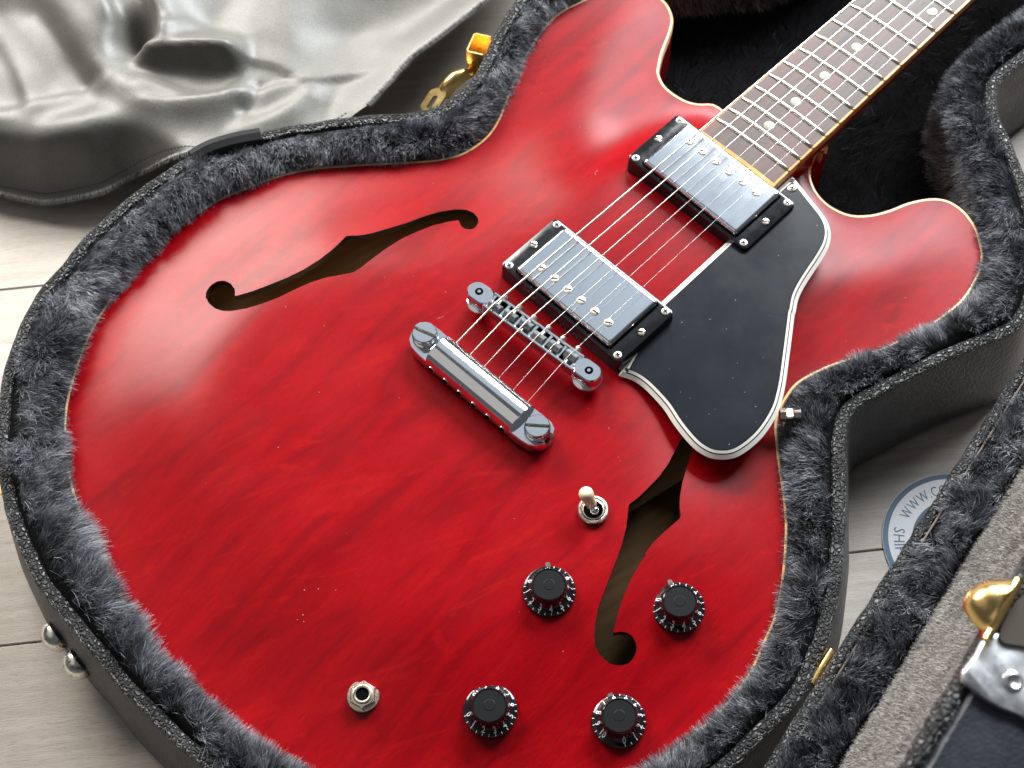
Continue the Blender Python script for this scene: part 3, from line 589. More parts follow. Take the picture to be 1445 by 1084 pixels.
def knob(x, y, a10, a_pt):
    z0 = ztp(x, y)
    m = MB(); m.lathe((x, y, z0), KP, 56, 0, False); m.lathe((x, y, z0), [(7.8, 11.3), (7.5, 10.95)], 56, 1, False); m.lathe((x, y, z0), [(7.5, 10.95), (2.9, 10.95)], 56, 1, False); m.lathe((x, y, z0), [(2.9, 10.95), (2.6, 11.1), (.01, 11.1)], 40, 1)
    k = m.build('knob', [KNOB, KNOBTOP], G, origin=(x, y, z0), angle=22)
    d = MB()
    for i in range(21):
        th = math.radians(a10+IMA-(20-i)*(-14.9)*-1+ (0)) if 0 else math.radians(IMA+a10-298+0) if 0 else math.radians(IMA+a10-(20-i)*-14.9*-1)
        # value i/2; the numbers run clockwise down from 10
        n = 5; q = []
        for rr, wd in ((11.75, .13), (12.75, .16)):
            for sg in (-1, 1):
                an = th+sg*wd/rr; q.append((x+rr*math.cos(an), y+rr*math.sin(an), z0+float(np.interp(rr, _r, _z))+.09))
        d.add(q, [(0, 2, 3, 1)])
        if i % 2 == 0:
            V, F = GL[str(i//2)]; out = []
            for vx, vy, _ in V:
                rr = 9.05+vy*-.95+2.45; an = th+vx*.95/10.2
                out.append((x+rr*math.cos(an), y+rr*math.sin(an), z0+float(np.interp(rr, _r, _z))+.10))
            d.add(out, F)
    d.build('dial_numbers', PRINT, k, origin=(x, y, z0))
    p = MB(); an = math.radians(IMA+a_pt); ca, sa = math.cos(an), math.sin(an)
    def pp(r_, t, z): return (x+r_*ca-t*sa, y+r_*sa+t*ca, z0+z)
    p.loft([[pp(r_, t, z) for r_, t in ((9, -1.5), (14.0, -1.5), (14.8, -.7), (14.8, .7), (14.0, 1.5), (9, 1.5))] for z in (.15, .6)]+[[pp(r_, t, z) for r_, t in ((12, -1.2), (14.2, -1.2), (14.7, -.6), (14.7, .6), (14.2, 1.2), (12, 1.2))] for z in (1.6, 2.6)], 0, True, True)
    p.build('pointer', DARKNI, k, origin=(x, y, z0))
for (x, y), a10, apt in zip([[-96.7,-103.9],[-56.3,-153.3],[-157.4,-123.8],[-117.1,-170.1]], (93, 99, 131, 220), (92, 105, 97, 107)): knob(x, y, a10, apt)
# toggle switch
tx, ty = [[-50.5,-89.8]][0]; z0 = ztp(tx, ty)
m = MB(); m.lathe((tx, ty, z0), [(7.8, -.5), (7.8, 2.6), (7.4, 3.1), (6.6, 3.2), (5.9, 2.6)], 40, 0, False); m.lathe((tx, ty, z0), [(5.9, 2.6), (5.6, 1.4)], 40, 1, False)
m.lathe((tx, ty, z0), [(5.6, 1.4), (5.5, 2.8), (5.0, 2.9), (4.8, .4)], 40, 0, False); m.lathe((tx, ty, z0), [(4.8, .4), (.1, .4)], 40, 1)
sw = m.build('toggle_switch', [NICKEL, DARK], G, origin=(tx, ty, z0))
up2 = np.array([-RC[1][0], -RC[1][1], 0]); rt2 = np.array([RC[0][0], RC[0][1], 0])
b0 = np.array([tx, ty, z0+1.6])+rt2*.6; dirl = -rt2*.33+up2*.28+np.array([0, 0, 1.]); dirl /= np.linalg.norm(dirl)
m = MB(); m.lathe(tuple(b0-[0, 0, 1.5]), [(2.6, -1)]+[(2.6*math.cos(t), 2.6*math.sin(t)+1.0) for t in np.linspace(0, 1.5, 8)], 20); m.tube([b0, b0+dirl*6], 1.1, 10)
m.build('lever', CHROME, sw, origin=b0)
m = MB(); sp = [0, .3, 3, 7, 9.5, 11, 12.1, 12.9, 13.3]; rr = [2.2, 2.6, 2.9, 3.4, 3.8, 3.7, 3.1, 2.0, .4]
m.tube([b0+dirl*(4.2+t) for t in sp], rr, 20); m.build('switch_tip', IVORY, sw, origin=b0+dirl*4.2, angle=80)
# output jack
jx, jy = [[-195.3,-74.9]][0]; z0 = ztp(jx, jy)
m = MB(); m.lathe((jx, jy, z0), [(7.9, -1), (7.9, .9), (7.6, 1.2), (5, 1.25)], 40)
a0 = math.radians(IMA+30); hx = lambda r, z: [(jx+r*math.cos(a0+math.pi/3*k), jy+r*math.sin(a0+math.pi/3*k), z0+z) for k in range(6)]
m.loft([hx(7.0, 1.2), hx(7.0, 3.0), hx(6.5, 3.5)]); jk = m.build('output_jack', NICKEL, G, origin=(jx, jy, z0), angle=25)
m = MB(); m.lathe((jx, jy, z0), [(5.9, 3.45), (5.6, 3.75), (4.9, 3.8), (4.6, 3.6)], 36, 0, False); m.lathe((jx, jy, z0), [(4.6, 3.6), (4.45, 3.3)], 36, 1, False); m.lathe((jx, jy, z0), [(4.45, 3.3), (4.4, 4.3), (4.0, 4.6), (3.3, 4.5), (3.2, 3.56)], 36, 0, False); m.lathe((jx, jy, z0), [(3.2, 3.56), (.05, 3.56)], 30, 1)
m.build('jack_sleeve', [NICKEL, DARK], jk, origin=(jx, jy, z0))
# dust and lint lying on the top
m = MB()
for _ in range(50):
    x, y = rng.uniform(-220, 200), rng.uniform(-150, 150)
    if not inside(BODY, np.array([[x, y]]))[0] or inside(FH1, np.array([[x, y]]))[0] or inside(FH2, np.array([[x, y]]))[0]: continue
    z = ztp(x, y)
    if inside(GPs, np.array([[x, y]]))[0]: z = ZG
    r = rng.uniform(.1, .22); m.lathe((x, y, z), [(r, 0), (r*.8, r*.7), (.01, r)], 6)
for x, y in rng.uniform([20, -130], [170, -30], (60, 2)):
    if inside(GPs+gn*6, np.array([[x, y]]))[0] and not (abs(x-38.6) < 26 and abs(y) < 48) and not (abs(x-140.6) < 26 and abs(y) < 48):
        r = rng.uniform(.1, .24); m.lathe((x, y, ZG), [(r, 0), (r*.8, r*.7), (.01, r)], 6)
for _ in range(4):
    x, y = rng.uniform(-220, 120), rng.uniform(-140, 120)
    q = np.array([[x, y]])
    if not inside(BODY, q)[0] or pdist(FH1, q)[0] < 8 or pdist(FH2, q)[0] < 8 or inside(GPs, q)[0]: continue
    a = rng.uniform(0, 6.28); pts = []
    for k in range(6):
        pts.append((x, y, ztp(x, y)+.12)); x += math.cos(a)*.9; y += math.sin(a)*.9; a += rng.uniform(-.5, .5)
    m.tube(pts, .05, 4)
LINT = mat('pale_lint', (.7, .68, .66), .8)
lint = m.build('lint', LINT); tag(lint, 'pale dust specks and lint fibres scattered over the red top', 'dust', kind='stuff')

# ================================================================== THE CASE
CA = thing('guitar_case', (0, 0, ZF), 'open black leatherette hard case lined with dark grey fur, holding the guitar', 'guitar case')
rn = normals2(RIM, 6); NR = len(RIM)
def ro(ins, z): return [(x, y, z) for x, y in RIM+rn*ins]
m = MB(); m.loft([ro(0, ZF), ro(-9, ZF+1), ro(-11, ZF+6), ro(-9.5, -50), ro(-4.5, -26), ro(-.5, -13), ro(1, -9)], 0, False, True)
m.build('case_shell', LEATHER, CA)
m = MB(); cen = RIM+rn*3.2
jit = vnoise(np.c_[RIM, np.zeros(NR)], 5, 3)*.35
rings = []
for k in range(10):
    t = 2*math.pi*k/10; rings.append([(x, y, -7.8+3.1*math.sin(t)+j*.6) for (x, y), j in zip(cen-rn*(3.7*math.cos(t)+jit*1)[:, None] if np.ndim(jit) else cen, jit)])
rings.append(rings[0]); m.loft(rings, 0, False); m.build('piping', PIPING, CA)
rn2 = normals2(RIM, 30)
prof = [(5.5, -9.5), (8, -6.8), (12, -4.6), (18, -4.4), (22, -6.4), (25, -11), (26.5, -20), (27, -40), (27, -59)]
bump_n = vnoise(np.c_[RIM, np.zeros(NR)], 26, 5); bump_n2 = vnoise(np.c_[RIM, np.zeros(NR)+50], 60, 8)
gap = np.clip(pdist(BODYC, RIM)-2.0, 20, 31)
gp = np.where(pdist(BODYC, RIM) > 36, 26, gap)
for _ in range(12): gp = (np.roll(gp, 1)+2*gp+np.roll(gp, -1))/4
lobe_r = ss((-RIM[:, 0]-10)/60)*ss((RIM[:, 1]+120)/60)
gp = gp+2.0*lobe_r*ss(bump_n2+.4)
def lin(k):
    ins, z = prof[k]; f = (ins-5.5)/21.5
    return [(x, y, z+.8*b+2.0*l*(.3+.7*f)*(z > -25)) for (x, y), b, l in zip(RIM+rn*5.5+rn2*((gp-5.5)*f*(1+.04*bump_n))[:, None], bump_n, lobe_r)]
m = MB(); LL = [lin(k) for k in range(len(prof))]; m.loft(LL, 0, True, False); m.build('fur_lining', FURBASE, CA)
def strands(name, P, D, Ln, wdt, material, parent, segs=3, droop=None, tone=None):
    N = len(P); D = D/np.linalg.norm(D, axis=1)[:, None]
    rd = rng.normal(size=(N, 3)); side = np.cross(D, rd); side /= np.linalg.norm(side, axis=1)[:, None]+1e-9
    bend = np.cross(side, D)*rng.uniform(-.5, .5, N)[:, None]+side*rng.uniform(-.4, .4, N)[:, None]
    if droop is not None: bend = bend+droop
    V = np.zeros((N, segs+1, 2, 3))
    for s in range(segs+1):
        t = s/segs; c = P+D*(Ln*t)[:, None]+bend*(Ln*t*t*.6)[:, None]
        ww = wdt*(1-.75*t*t)*.5
        V[:, s, 0] = c-side*ww; V[:, s, 1] = c+side*ww
    V = V.reshape(-1, 3)*S-worigin(parent)*S
    b = (np.arange(N)*(segs+1)*2)[:, None]
    F = np.concatenate([np.stack([b[:, 0]+2*s, b[:, 0]+2*s+1, b[:, 0]+2*s+3, b[:, 0]+2*s+2], 1)[:, None] for s in range(segs)], 1).reshape(-1, 4)
    me = bpy.data.meshes.new(name); me.vertices.add(len(V)); me.vertices.foreach_set('co', V.ravel())
    me.loops.add(F.size); me.loops.foreach_set('vertex_index', F.ravel().astype(np.int32))
    me.polygons.add(len(F)); me.polygons.foreach_set('loop_start', np.arange(0, F.size, 4, dtype=np.int32))
    me.polygons.foreach_set('use_smooth', np.ones(len(F), bool))
    tn = (tone if tone is not None else rng.uniform(0, 1, N))
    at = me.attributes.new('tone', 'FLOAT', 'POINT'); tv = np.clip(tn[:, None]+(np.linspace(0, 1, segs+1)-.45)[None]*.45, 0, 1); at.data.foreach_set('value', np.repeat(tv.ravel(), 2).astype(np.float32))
    me.materials.append(material); me.update(); me.validate()
    o = bpy.data.objects.new(name, me); COL.objects.link(o); o.parent = parent; tag(o, kind='stuff'); return o
# fur on the lining: roots spread over the lining's bands
LA = np.array(LL); P_, N_, I_ = [], [], []
dens = 4.0
for k in range(1, len(prof)-1):
    A, B = LA[k], LA[k+1]; A2, B2 = np.roll(A, -1, 0), np.roll(B, -1, 0)
    ar = np.linalg.norm(np.cross(A2-A, B-A), axis=1); dk = dens*(1 if k < 6 else .35)
    cnt = rng.poisson(ar*dk); idx = np.repeat(np.arange(NR), cnt); s, t = rng.uniform(size=len(idx)), rng.uniform(size=len(idx))
    p = (A[idx]*(1-s)[:, None]+A2[idx]*s[:, None])*(1-t)[:, None]+(B[idx]*(1-s)[:, None]+B2[idx]*s[:, None])*t[:, None]
    nrm = np.cross(A2-A, B-A); nrm /= np.linalg.norm(nrm, axis=1)[:, None]+1e-9
    nrm[nrm[:, 2] < -.2] *= -1
    P_.append(p); N_.append(nrm[idx]); I_.append(idx)
P_ = np.vstack(P_); N_ = np.vstack(N_); I_ = np.concatenate(I_)
kp = in_view(P_); P_, N_, I_ = P_[kp], N_[kp], I_[kp]
def fur_dirs(P, Nn, lean, seed):
    c1 = np.stack([vnoise(P, 7, seed+i) for i in range(3)], 1); c2 = np.stack([vnoise(P, 22, seed+10+i) for i in range(3)], 1); c3 = np.stack([vnoise(P, 3, seed+20+i) for i in range(3)], 1)
    return Nn*.6+lean+c1*.5+c2*.65+c3*.30+rng.normal(0, .16, P.shape)
inw = np.c_[rn2[I_], np.zeros(len(I_))]
lean = inw*(.45+.5*ss((12-pdist(RIM, P_[:, :2]))/5))[:, None]+np.array([0, 0, .10])
D_ = fur_dirs(P_, N_, lean, 30)
Ln = rng.uniform(4.6, 8.2, len(P_))*(1+.25*vnoise(P_, 9, 77)); Ln *= np.where(P_[:, 2] > -9, .85, 1.0)
lobe = ss((-P_[:, 0]-10)/60)*ss((P_[:, 1]+120)/60)*ss((-9.-(-P_[:, 2]*0)-P_[:, 2]*0+24+P_[:, 2])/8)
Ln *= 1+.75*lobe*(.45+.7*ss((vnoise(P_, 24, 41)+.4)))
tn = np.clip(.40+.12*ss((P_[:, 1]+40)/120)+.30*vnoise(P_, 5, 91)+.16*vnoise(P_, 20, 92)+rng.normal(0, .17, len(P_)), 0, 1)  # tone rises towards the bass side: light there put into the colour
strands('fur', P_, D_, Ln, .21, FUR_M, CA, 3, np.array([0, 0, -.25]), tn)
# fur on the bottom, deep beside the neck
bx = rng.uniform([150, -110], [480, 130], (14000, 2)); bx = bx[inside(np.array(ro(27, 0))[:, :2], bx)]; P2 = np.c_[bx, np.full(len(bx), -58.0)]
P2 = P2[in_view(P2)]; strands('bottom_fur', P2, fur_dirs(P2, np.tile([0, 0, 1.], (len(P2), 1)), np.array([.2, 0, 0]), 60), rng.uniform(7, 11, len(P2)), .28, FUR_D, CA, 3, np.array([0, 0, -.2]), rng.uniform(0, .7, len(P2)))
# strap tag folded over the rim
def along(px): i = int(np.argmin(np.hypot(RIM[:, 0]-px[0], RIM[:, 1]-px[1]))); return i
i0, i1 = sorted((along((-49, 240)), along((-9, 222))))
m = MB(); sec = []
for i in range(i0, i1+1):
    q = RIM[i]; n = rn[i]; k = (i-i0)/(i1-i0)
    sec.append([(q[0]+n[0]*a, q[1]+n[1]*a, z+2*math.sin(k*3.1)) for a, z in ((-2, -11), (-1.8, -4.5), (.8, -.6), (5, .6), (9, -1), (10, -6), (9.3, -6), (8.4, -1.8), (5, -.3), (1.3, -1.4), (-.9, -5), (-1.1, -11))])
m.loft(sec, 0, True, True); m.build('strap_tag', RIBBON, CA)
# feet: pitted chrome domes on the outer wall
for fx, fy in [[-280.9,74.6],[-286.1,52.8]]:
    i = along((fx, fy)); n = np.r_[-rn[i], 0]; q = np.r_[RIM[i]-rn[i]*8.5, -44]
    t = np.array([-n[1], n[0], 0]); zz = np.array([0, 0, 1.]); m = MB(); loops = []
    for r, h in ((8.6, 0), (8.8, 1.2), (8.2, 3.2), (6.8, 5.4), (4.6, 7), (2, 7.9), (.2, 8.1)): loops.append([tuple(q+n*h+t*r*math.cos(a)+zz*r*math.sin(a)) for a in np.linspace(0, 2*math.pi, 24, endpoint=False)])
    m.loft(loops); m.build('foot', RUSTY, CA, origin=q, angle=70)
# gold latch on the wall by the upper horn, and the edge of another at the left
def latch(px, tw=1.0):
    i = along(px); n = np.r_[-rn[i], 0]; q = np.r_[RIM[i], 0]; t = np.array([n[1], -n[0], 0])
    W_ = lambda a, h, z: tuple(q+t*a*tw+n*h+np.array([0, 0, z]))
    m = MB()
    def plate(pts, th, mi=0):                                   # pts: (a, h, z) strip centre with width
        L = []
        for a, h, z, wd in pts: L.append([W_(a-wd/2, h, z), W_(a+wd/2, h, z), W_(a+wd/2, h+th, z), W_(a-wd/2, h+th, z)])
        m.loft(L, mi, True, True)
    plate([(0, 2, -42, 22), (0, 1.2, -30, 22), (0, .5, -16, 22)], 1.4)          # backing plate
    o = MB()
    lt = m.build('latch', GOLD, CA, angle=30)
    # open box keeper
    x0, x1, h0, h1, zb, zt_ = -9, 7, 1.5, 12.5, -22, -7
    th = 1.0
    for (a0, a1, b0_, b1) in ((x0, x1, h1-th, h1), (x0, x0+th, h0, h1), (x1-th, x1, h0, h1)):
        o.add([W_(a, h, z) for z in (zb, zt_) for a, h in ((a0, b0_), (a1, b0_), (a1, b1), (a0, b1))], [(4, 5, 6, 7), (0, 1, 5, 4), (1, 2, 6, 5), (2, 3, 7, 6), (3, 0, 4, 7), (3, 2, 1, 0)])
    o.add([W_(a, h, zb+2) for a, h in ((x0, h0), (x1, h0), (x1, h1), (x0, h1))], [(0, 1, 2, 3)])
    o.build('latch_keeper', GOLD, lt, smooth=False)
    # curved lever with a slotted thumb tab
    c = MB(); cu = [(7, 8, -23), (12, 12, -19), (18, 16, -18.5), (24, 19.5, -21), (29, 22, -26)]; L = []
    for k, (a, h, z) in enumerate(cu):
        wd = (11, 13, 13, 11, 10)[k]; L.append([W_(a, h-wd*.5, z-3), W_(a, h-wd*.25, z+.8), W_(a, h, z+1.8), W_(a, h+wd*.25, z+.8), W_(a, h+wd*.5, z-3), W_(a, h, z-1.2)])
    c.loft(L, 0, True, True); c.build('latch_lever', GOLD, lt, angle=60)
    d = MB(); oo = [(x, y) for x, y in rrect(17, 11, 5, 7)]; ii = [(x+1.5, y) for x, y in rrect(9, 3, 1.4, 7)]
    Q = lambda x, y, z: W_(35+x, 25+y-(x*-.25), z-27+x*-.25)
    lo, hi, li, hi2 = [Q(x, y, 0) for x, y in oo], [Q(x, y, 1.6) for x, y in oo], [Q(x, y, 0) for x, y in ii], [Q(x, y, 1.6) for x, y in ii]
    d.loft([li, lo, hi, hi2, li], 0, False); d.build('thumb_tab', GOLD, lt, angle=40)
    return lt
latch((131.4, 170.9), -1)
i = along((-224, 200)); m = MB()
i = int(np.argmin(np.hypot(*( (RIM-np.array([-231, 140])).T)))); n = np.r_[-rn[i], 0]; t = np.array([n[1], -n[0], 0]); q = np.r_[RIM[i], 0]
m.loft([[tuple(q+t*a+n*h+np.array([0, 0, z])) for a, h in ((-8, -1), (8, -1), (8, 2), (7, 3), (-7, 3), (-8, 2))] for z in (-40, -15, -13)], 0, True, True); m.build('latch_edge', GOLD, CA, angle=30)

# ------------------------------------------------ the lid, standing open on the right
LAX = np.array([-.98774, -.15614, 0]); LPE = np.array([.15614, -.98774, 0]); LA0 = np.array([70.84, -209.8, -8.0]); PHI = math.radians(80)
LE = LPE*math.cos(PHI)+np.array([0, 0, math.sin(PHI)]); LN = -LPE*math.sin(PHI)+np.array([0, 0, math.cos(PHI)]); LW = 226.0
tt = np.linspace(-158, 440, 80)
def hcurve(t): return 2.6*np.sin((np.asarray(t)+115)/270*math.pi)*((np.asarray(t) > -115) & (np.asarray(t) < 155))
def lp(t, e, n): return tuple(LA0+LAX*t+LE*(e-float(hcurve(t))*.0)+LN*n)
lid = MB()
sec = [(1.5, -2), (-1.5, -6), (-2, -40), (1, -44), (LW-1, -46), (LW+3, -42), (LW+2, -6), (LW-1, -2), (LW-3, -4), (LW-4, -40), (5, -40), (4, -4)]
lid.loft([[lp(t, e, n) for e, n in sec] for t in tt], 0, True, True)
lido = lid.build('lid', leather('dark_navy_leatherette', (.010, .013, .020), 420, .2, .45, .0003), CA)
for e0_, nm in ((3.0, 'lid_piping'), (LW-1.5, 'lid_piping')):
    m = MB(); jt = vnoise(np.c_[tt*1.0, tt*0, tt*0], 6, 4)
    tf = np.linspace(-158, 440, 210); jt = vnoise(np.c_[tf, tf*0, tf*0], 5, 4)*.4
    m.loft([[lp(t, e0_+(4.2+j)*math.cos(a), -1.5+(3.4+j)*math.sin(a)) for a in np.linspace(0, 2*math.pi, 12, endpoint=False)] for t, j in zip(tf, jt)], 0, True, True)
    m.build(nm, PIPING, lido)
m = MB(); m.tube([lp(t, 8.5, -3.6) for t in tf], .5, 5); m.build('lid_seam', mat('worn_seam', (.16, .13, .11), .8), lido)
m = MB()
lsec = [(8, -4), (10.5, -8), (11, -16), (12, -24), (16, -27), (LW-14, -27), (LW-8, -20), (LW-7, -4)]
m.loft([[lp(t, e, n) for e, n in lsec] for t in tt], 0, False, False, False); m.build('lid_lining', FURBASE, lido)
def lid_roots(e0_, e1, n0, n1, num, tlo=-150, thi=330):
    t = rng.uniform(tlo, thi, num); k = rng.uniform(size=num)
    P = LA0+LAX*t[:, None]+LE*(e0_+(e1-e0_)*k)[:, None]+LN*(n0+(n1-n0)*k)[:, None]
    return P[in_view(P, 60)]
Pa = np.vstack([lid_roots(8, 10.5, -4, -8, 9000), lid_roots(10.5, 12, -8, -24, 26000)])
strands('lid_edge_fur', Pa, fur_dirs(Pa, np.tile(LE, (len(Pa), 1)), LN*.35+LAX*.2, 200), rng.uniform(4.5, 8, len(Pa)), .24, FUR_M, lido, 3, None, np.clip(.45+.3*vnoise(Pa, 6, 19)+rng.normal(0, .18, len(Pa)), 0, 1))
Pb = lid_roots(13, LW-10, -27, -27, 400000, -150, 250)
strands('lid_panel_fur', Pb, np.tile(LN, (len(Pb), 1))*.8+LAX*.5+LE*.15+np.stack([vnoise(Pb, 14, 300+i) for i in range(3)], 1)*.3+np.stack([vnoise(Pb, 3, 310+i) for i in range(3)], 1)*.22+rng.normal(0, .22, Pb.shape), rng.uniform(2.2, 3.6, len(Pb)), .2, FUR_L, lido, 2, None, np.clip(.42+.1*vnoise(Pb, 7, 23)+rng.normal(0, .2, len(Pb)), 0, 1))

PLT = [[159.8, 0.8], [151.6, 0.5], [141.8, -0.3], [137.3, -10.5], [126.7, -35.6], [157.8, -46.1], [159.4, -31.4], [159.6, -21.1], [161.6, -13.0], [161.8, -4.3]]; RIV = [151.4, -13.5]; HOK = [[139.9, 10.9], [136.8, 12.2], [132.8, 11.9], [128.8, 9.8], [124.8, 5.5], [121.4, 0.1], [125.1, -0.6], [134.6, 0.2], [142.9, 0.5], [145.7, 1.1], [143.1, 3.1], [142.0, 6.9]]; BARL = [[123.5, 1.9], [146.4, 0.7]]; DRK = [[142.0, -2.6], [124.3, -2.7], [118.8, -14.4], [132.3, -21.5], [139.7, -10.7]]
def lpoly(pts, e, ins=0):
    P = np.array(pts, float); c = P.mean(0); P = c+(P-c)*(1-ins); return [lp(t, e, n) for t, n in P]
def ccl(pts): return list(map(tuple, ccw(resample(catm(np.array(pts, float), 4), 1.2))))
STEELP = metal('worn_steel_plate', (.74, .76, .78), .22, .2, 70)
m = MB(); o = ccl(PLT)[::-1]; m.loft([lpoly(o, LW+2.2), lpoly(o, LW+4), lpoly(o, LW+4.8, .04)], 0, True); lla = m.build('lid_latch_plate', STEELP, CA, angle=50)
m = MB(); loops = [[lp(RIV[0]+r*math.cos(a), LW+4.6+h, RIV[1]+r*math.sin(a)) for a in np.linspace(0, -2*math.pi, 24, endpoint=False)] for r, h in ((3.6, 0), (3.3, .7), (2.4, 1.1), (1.6, .5), (.1, .3))]
m.loft(loops); m.build('rivet', STEELP, lla)
m = MB(); o = ccl(HOK)[::-1]; m.loft([lpoly(o, LW+3), lpoly(o, LW+7), lpoly(o, LW+9.5, .2), lpoly(o, LW+11.5, .5), lpoly(o, LW+12.2, .85)], 0, True, True); m.build('latch_hook', GOLD, lla, angle=80)
m = MB(); m.tube([lp(BARL[0][0], LW+10, BARL[0][1]), lp(BARL[1][0], LW+8, BARL[1][1])], 1.5, 10); m.build('latch_bar', GOLD, lla)
m = MB(); o = ccl(DRK)[::-1]; m.loft([lpoly(o, LW+5.2), lpoly(o, LW+6)], 0, True); m.build('latch_loop', mat('dull_bronze', (.12, .10, .08), .5, .6), lla)

# hinge between case and lid
m = MB(); hc = np.array([-29.5, -222.1, -9.5]); al_ = np.array([.9877, .156, 0]); ac = np.array([-.156, .9877, 0])
m.tube([hc-al_*10, hc+al_*10], 2.2, 12); m.loft([[tuple(hc+al_*a+ac*b+np.array([0, 0, z])) for a, b in ((-10, 0), (10, 0), (10, 6), (-10, 6))] for z in (-2, -.5)], 0, True, True)
m.build('hinge', GOLD, CA, origin=hc)

# ================================================================== THE CLOTH beyond the case
hem = np.array([(-175, 420), (-150, 380), (-139.7, 354.4), (-133.5, 343.3), (-126, 331), (-118, 318.5), (-105, 306), (-89.5, 293), (-71, 285), (-58, 272), (-45, 256), (-30, 240), (-5, 225), (20, 209), (40, 201)])
hem2 = np.array([(54, 198), (72.8, 201), (94.5, 205), (117.2, 203), (141, 201.5), (161, 200), (181, 200), (225, 212), (270, 225)])
far = np.array([(330, 300), (300, 480), (180, 640), (20, 690), (-120, 640), (-190, 520)])
CP = resample(np.vstack([catm(hem, 4, False), catm(hem2, 4, False), far]), 3.0); CP = ccw(CP)
Vc, Tc = triangulate(CP, [], 3.0)
def cloth_z(X):
    dh, _ = sdist(catm(hem, 4, False), X); d3, _ = sdist(hem2, X)
    wd = 1-ss((X[:, 0]+74)/34); drop = -61+12*ss((X[:, 0]+125)/60)*ss(1-dh/120)+26*ss(dh/25)+6*np.exp(-((dh-29)/12)**2); high = -23+1.0*np.exp(-(dh/30)**2)
    z = drop*wd+high*(1-wd)+12*ss(dh/160)
    def ridge(line, h, wl, wr, p=2):
        line = [(a-12, b-12) for a, b in line]
        if len(line) == 1: return h*np.exp(-(np.hypot(X[:, 0]-line[0][0], X[:, 1]-line[0][1])/wl)**p)
        L = catm(np.array(line, float), 5, False); sg = np.r_[0, np.cumsum(np.linalg.norm(np.diff(L, axis=0), axis=1))]
        best = np.full(len(X), 1e9); sd = np.zeros(len(X)); ft = np.zeros(len(X))
        for k in range(len(L)-1):
            a, ab = L[k], L[k+1]-L[k]; t = np.clip(((X-a)@ab)/(ab@ab+1e-9), 0, 1); d = np.linalg.norm(X-a-t[:, None]*ab, axis=1)
            m_ = d < best; best[m_] = d[m_]; sd[m_] = ((ab[0]*(X[:, 1]-a[1])-ab[1]*(X[:, 0]-a[0]))/np.linalg.norm(ab))[m_]; ft[m_] = ((sg[k]+t*(sg[k+1]-sg[k]))/sg[-1])[m_]
        wt = .5+.5*np.tanh(sd/4.); w_ = wl*wt+wr*(1-wt)
        return h*ss(ft/.22)*ss((1-ft)/.22)*np.exp(-(best/w_)**p)
    # lines run left to right in the picture: left side of the line is the far side
    z = z+ridge([(-12, 352), (5, 334), (23, 312), (41, 288)], 15, 13, 7)
    z = z+ridge([(-22, 345), (-16, 318), (-5, 292), (13, 279), (38, 281)], 6, 7, 14)
    z = z+ridge([(41, 400), (28, 372), (17, 349), (9, 331)], 13, 16, 4.5)
    z = z+ridge([(10, 440), (2, 395), (-4, 375), (-12, 352)], 8, 6, 12)
    z = z+ridge([(2, 360)], -17, 13, 13)
    z = z+ridge([(-31, 449), (-33, 406), (-42, 363), (-45, 332)], -6, 9, 9)
    z = z+ridge([(-4, 450), (-17, 389), (-27, 342), (-28, 306), (-25, 278)], 3.5, 9, 12)
    z = z+ridge([(7, 333), (45, 285), (54, 259), (69, 245), (98, 224)], 2.0, 9, 1.4)
    z = z+ridge([(-13, 261), (22, 247), (50, 245), (62, 252)], 4, 8, 9)
    z = z+ridge([(6, 266), (23, 269), (36, 276)], -3, 4, 5)
    z = z+ridge([(66, 284), (123, 257), (165, 241), (220, 232)], -5, 22, 20)
    z = z+ridge([(31, 329), (56, 338), (80, 359)], -3, 15, 15)
    z = z+ridge([(-120, 400), (-85, 372), (-50, 352), (-20, 338)], 2.5, 5, 9)+ridge([(-60, 470), (-58, 420), (-70, 380), (-85, 352)], 3, 10, 6)+ridge([(60, 400), (95, 350), (140, 310), (190, 285)], 3, 14, 7)+ridge([(110, 330), (128, 290), (150, 262)], 2, 8, 5)+ridge([(-40, 330), (-18, 300), (12, 278), (40, 262), (70, 246)], 2.5, 4, 8)
    P3 = np.c_[X, X[:, 0]*0]; z = z+1.2*vnoise(P3, 55, 2)+.5*vnoise(P3, 18, 6)
    z = z+6*ss(1-d3/30)
    z = np.where(dh < 60, np.minimum(z, -9), z)
    return np.maximum(z, ZF+1.5)
zc = cloth_z(Vc)
m = MB(); m.add(np.c_[Vc, zc], [tuple(t) for t in Tc])
nC = len(CP); zcp = cloth_z(CP); m.add(list(np.c_[CP, zcp])+list(np.c_[CP, zcp-1.4]), [(i, n_ if 0 else nC+i, nC+(i+1) % nC, (i+1) % nC) for i in range(nC)])
cl = m.build('satin_cloth', CLOTH, angle=80); tag(cl, 'grey satin cloth lying in soft folds on the floor behind the case', 'cloth')
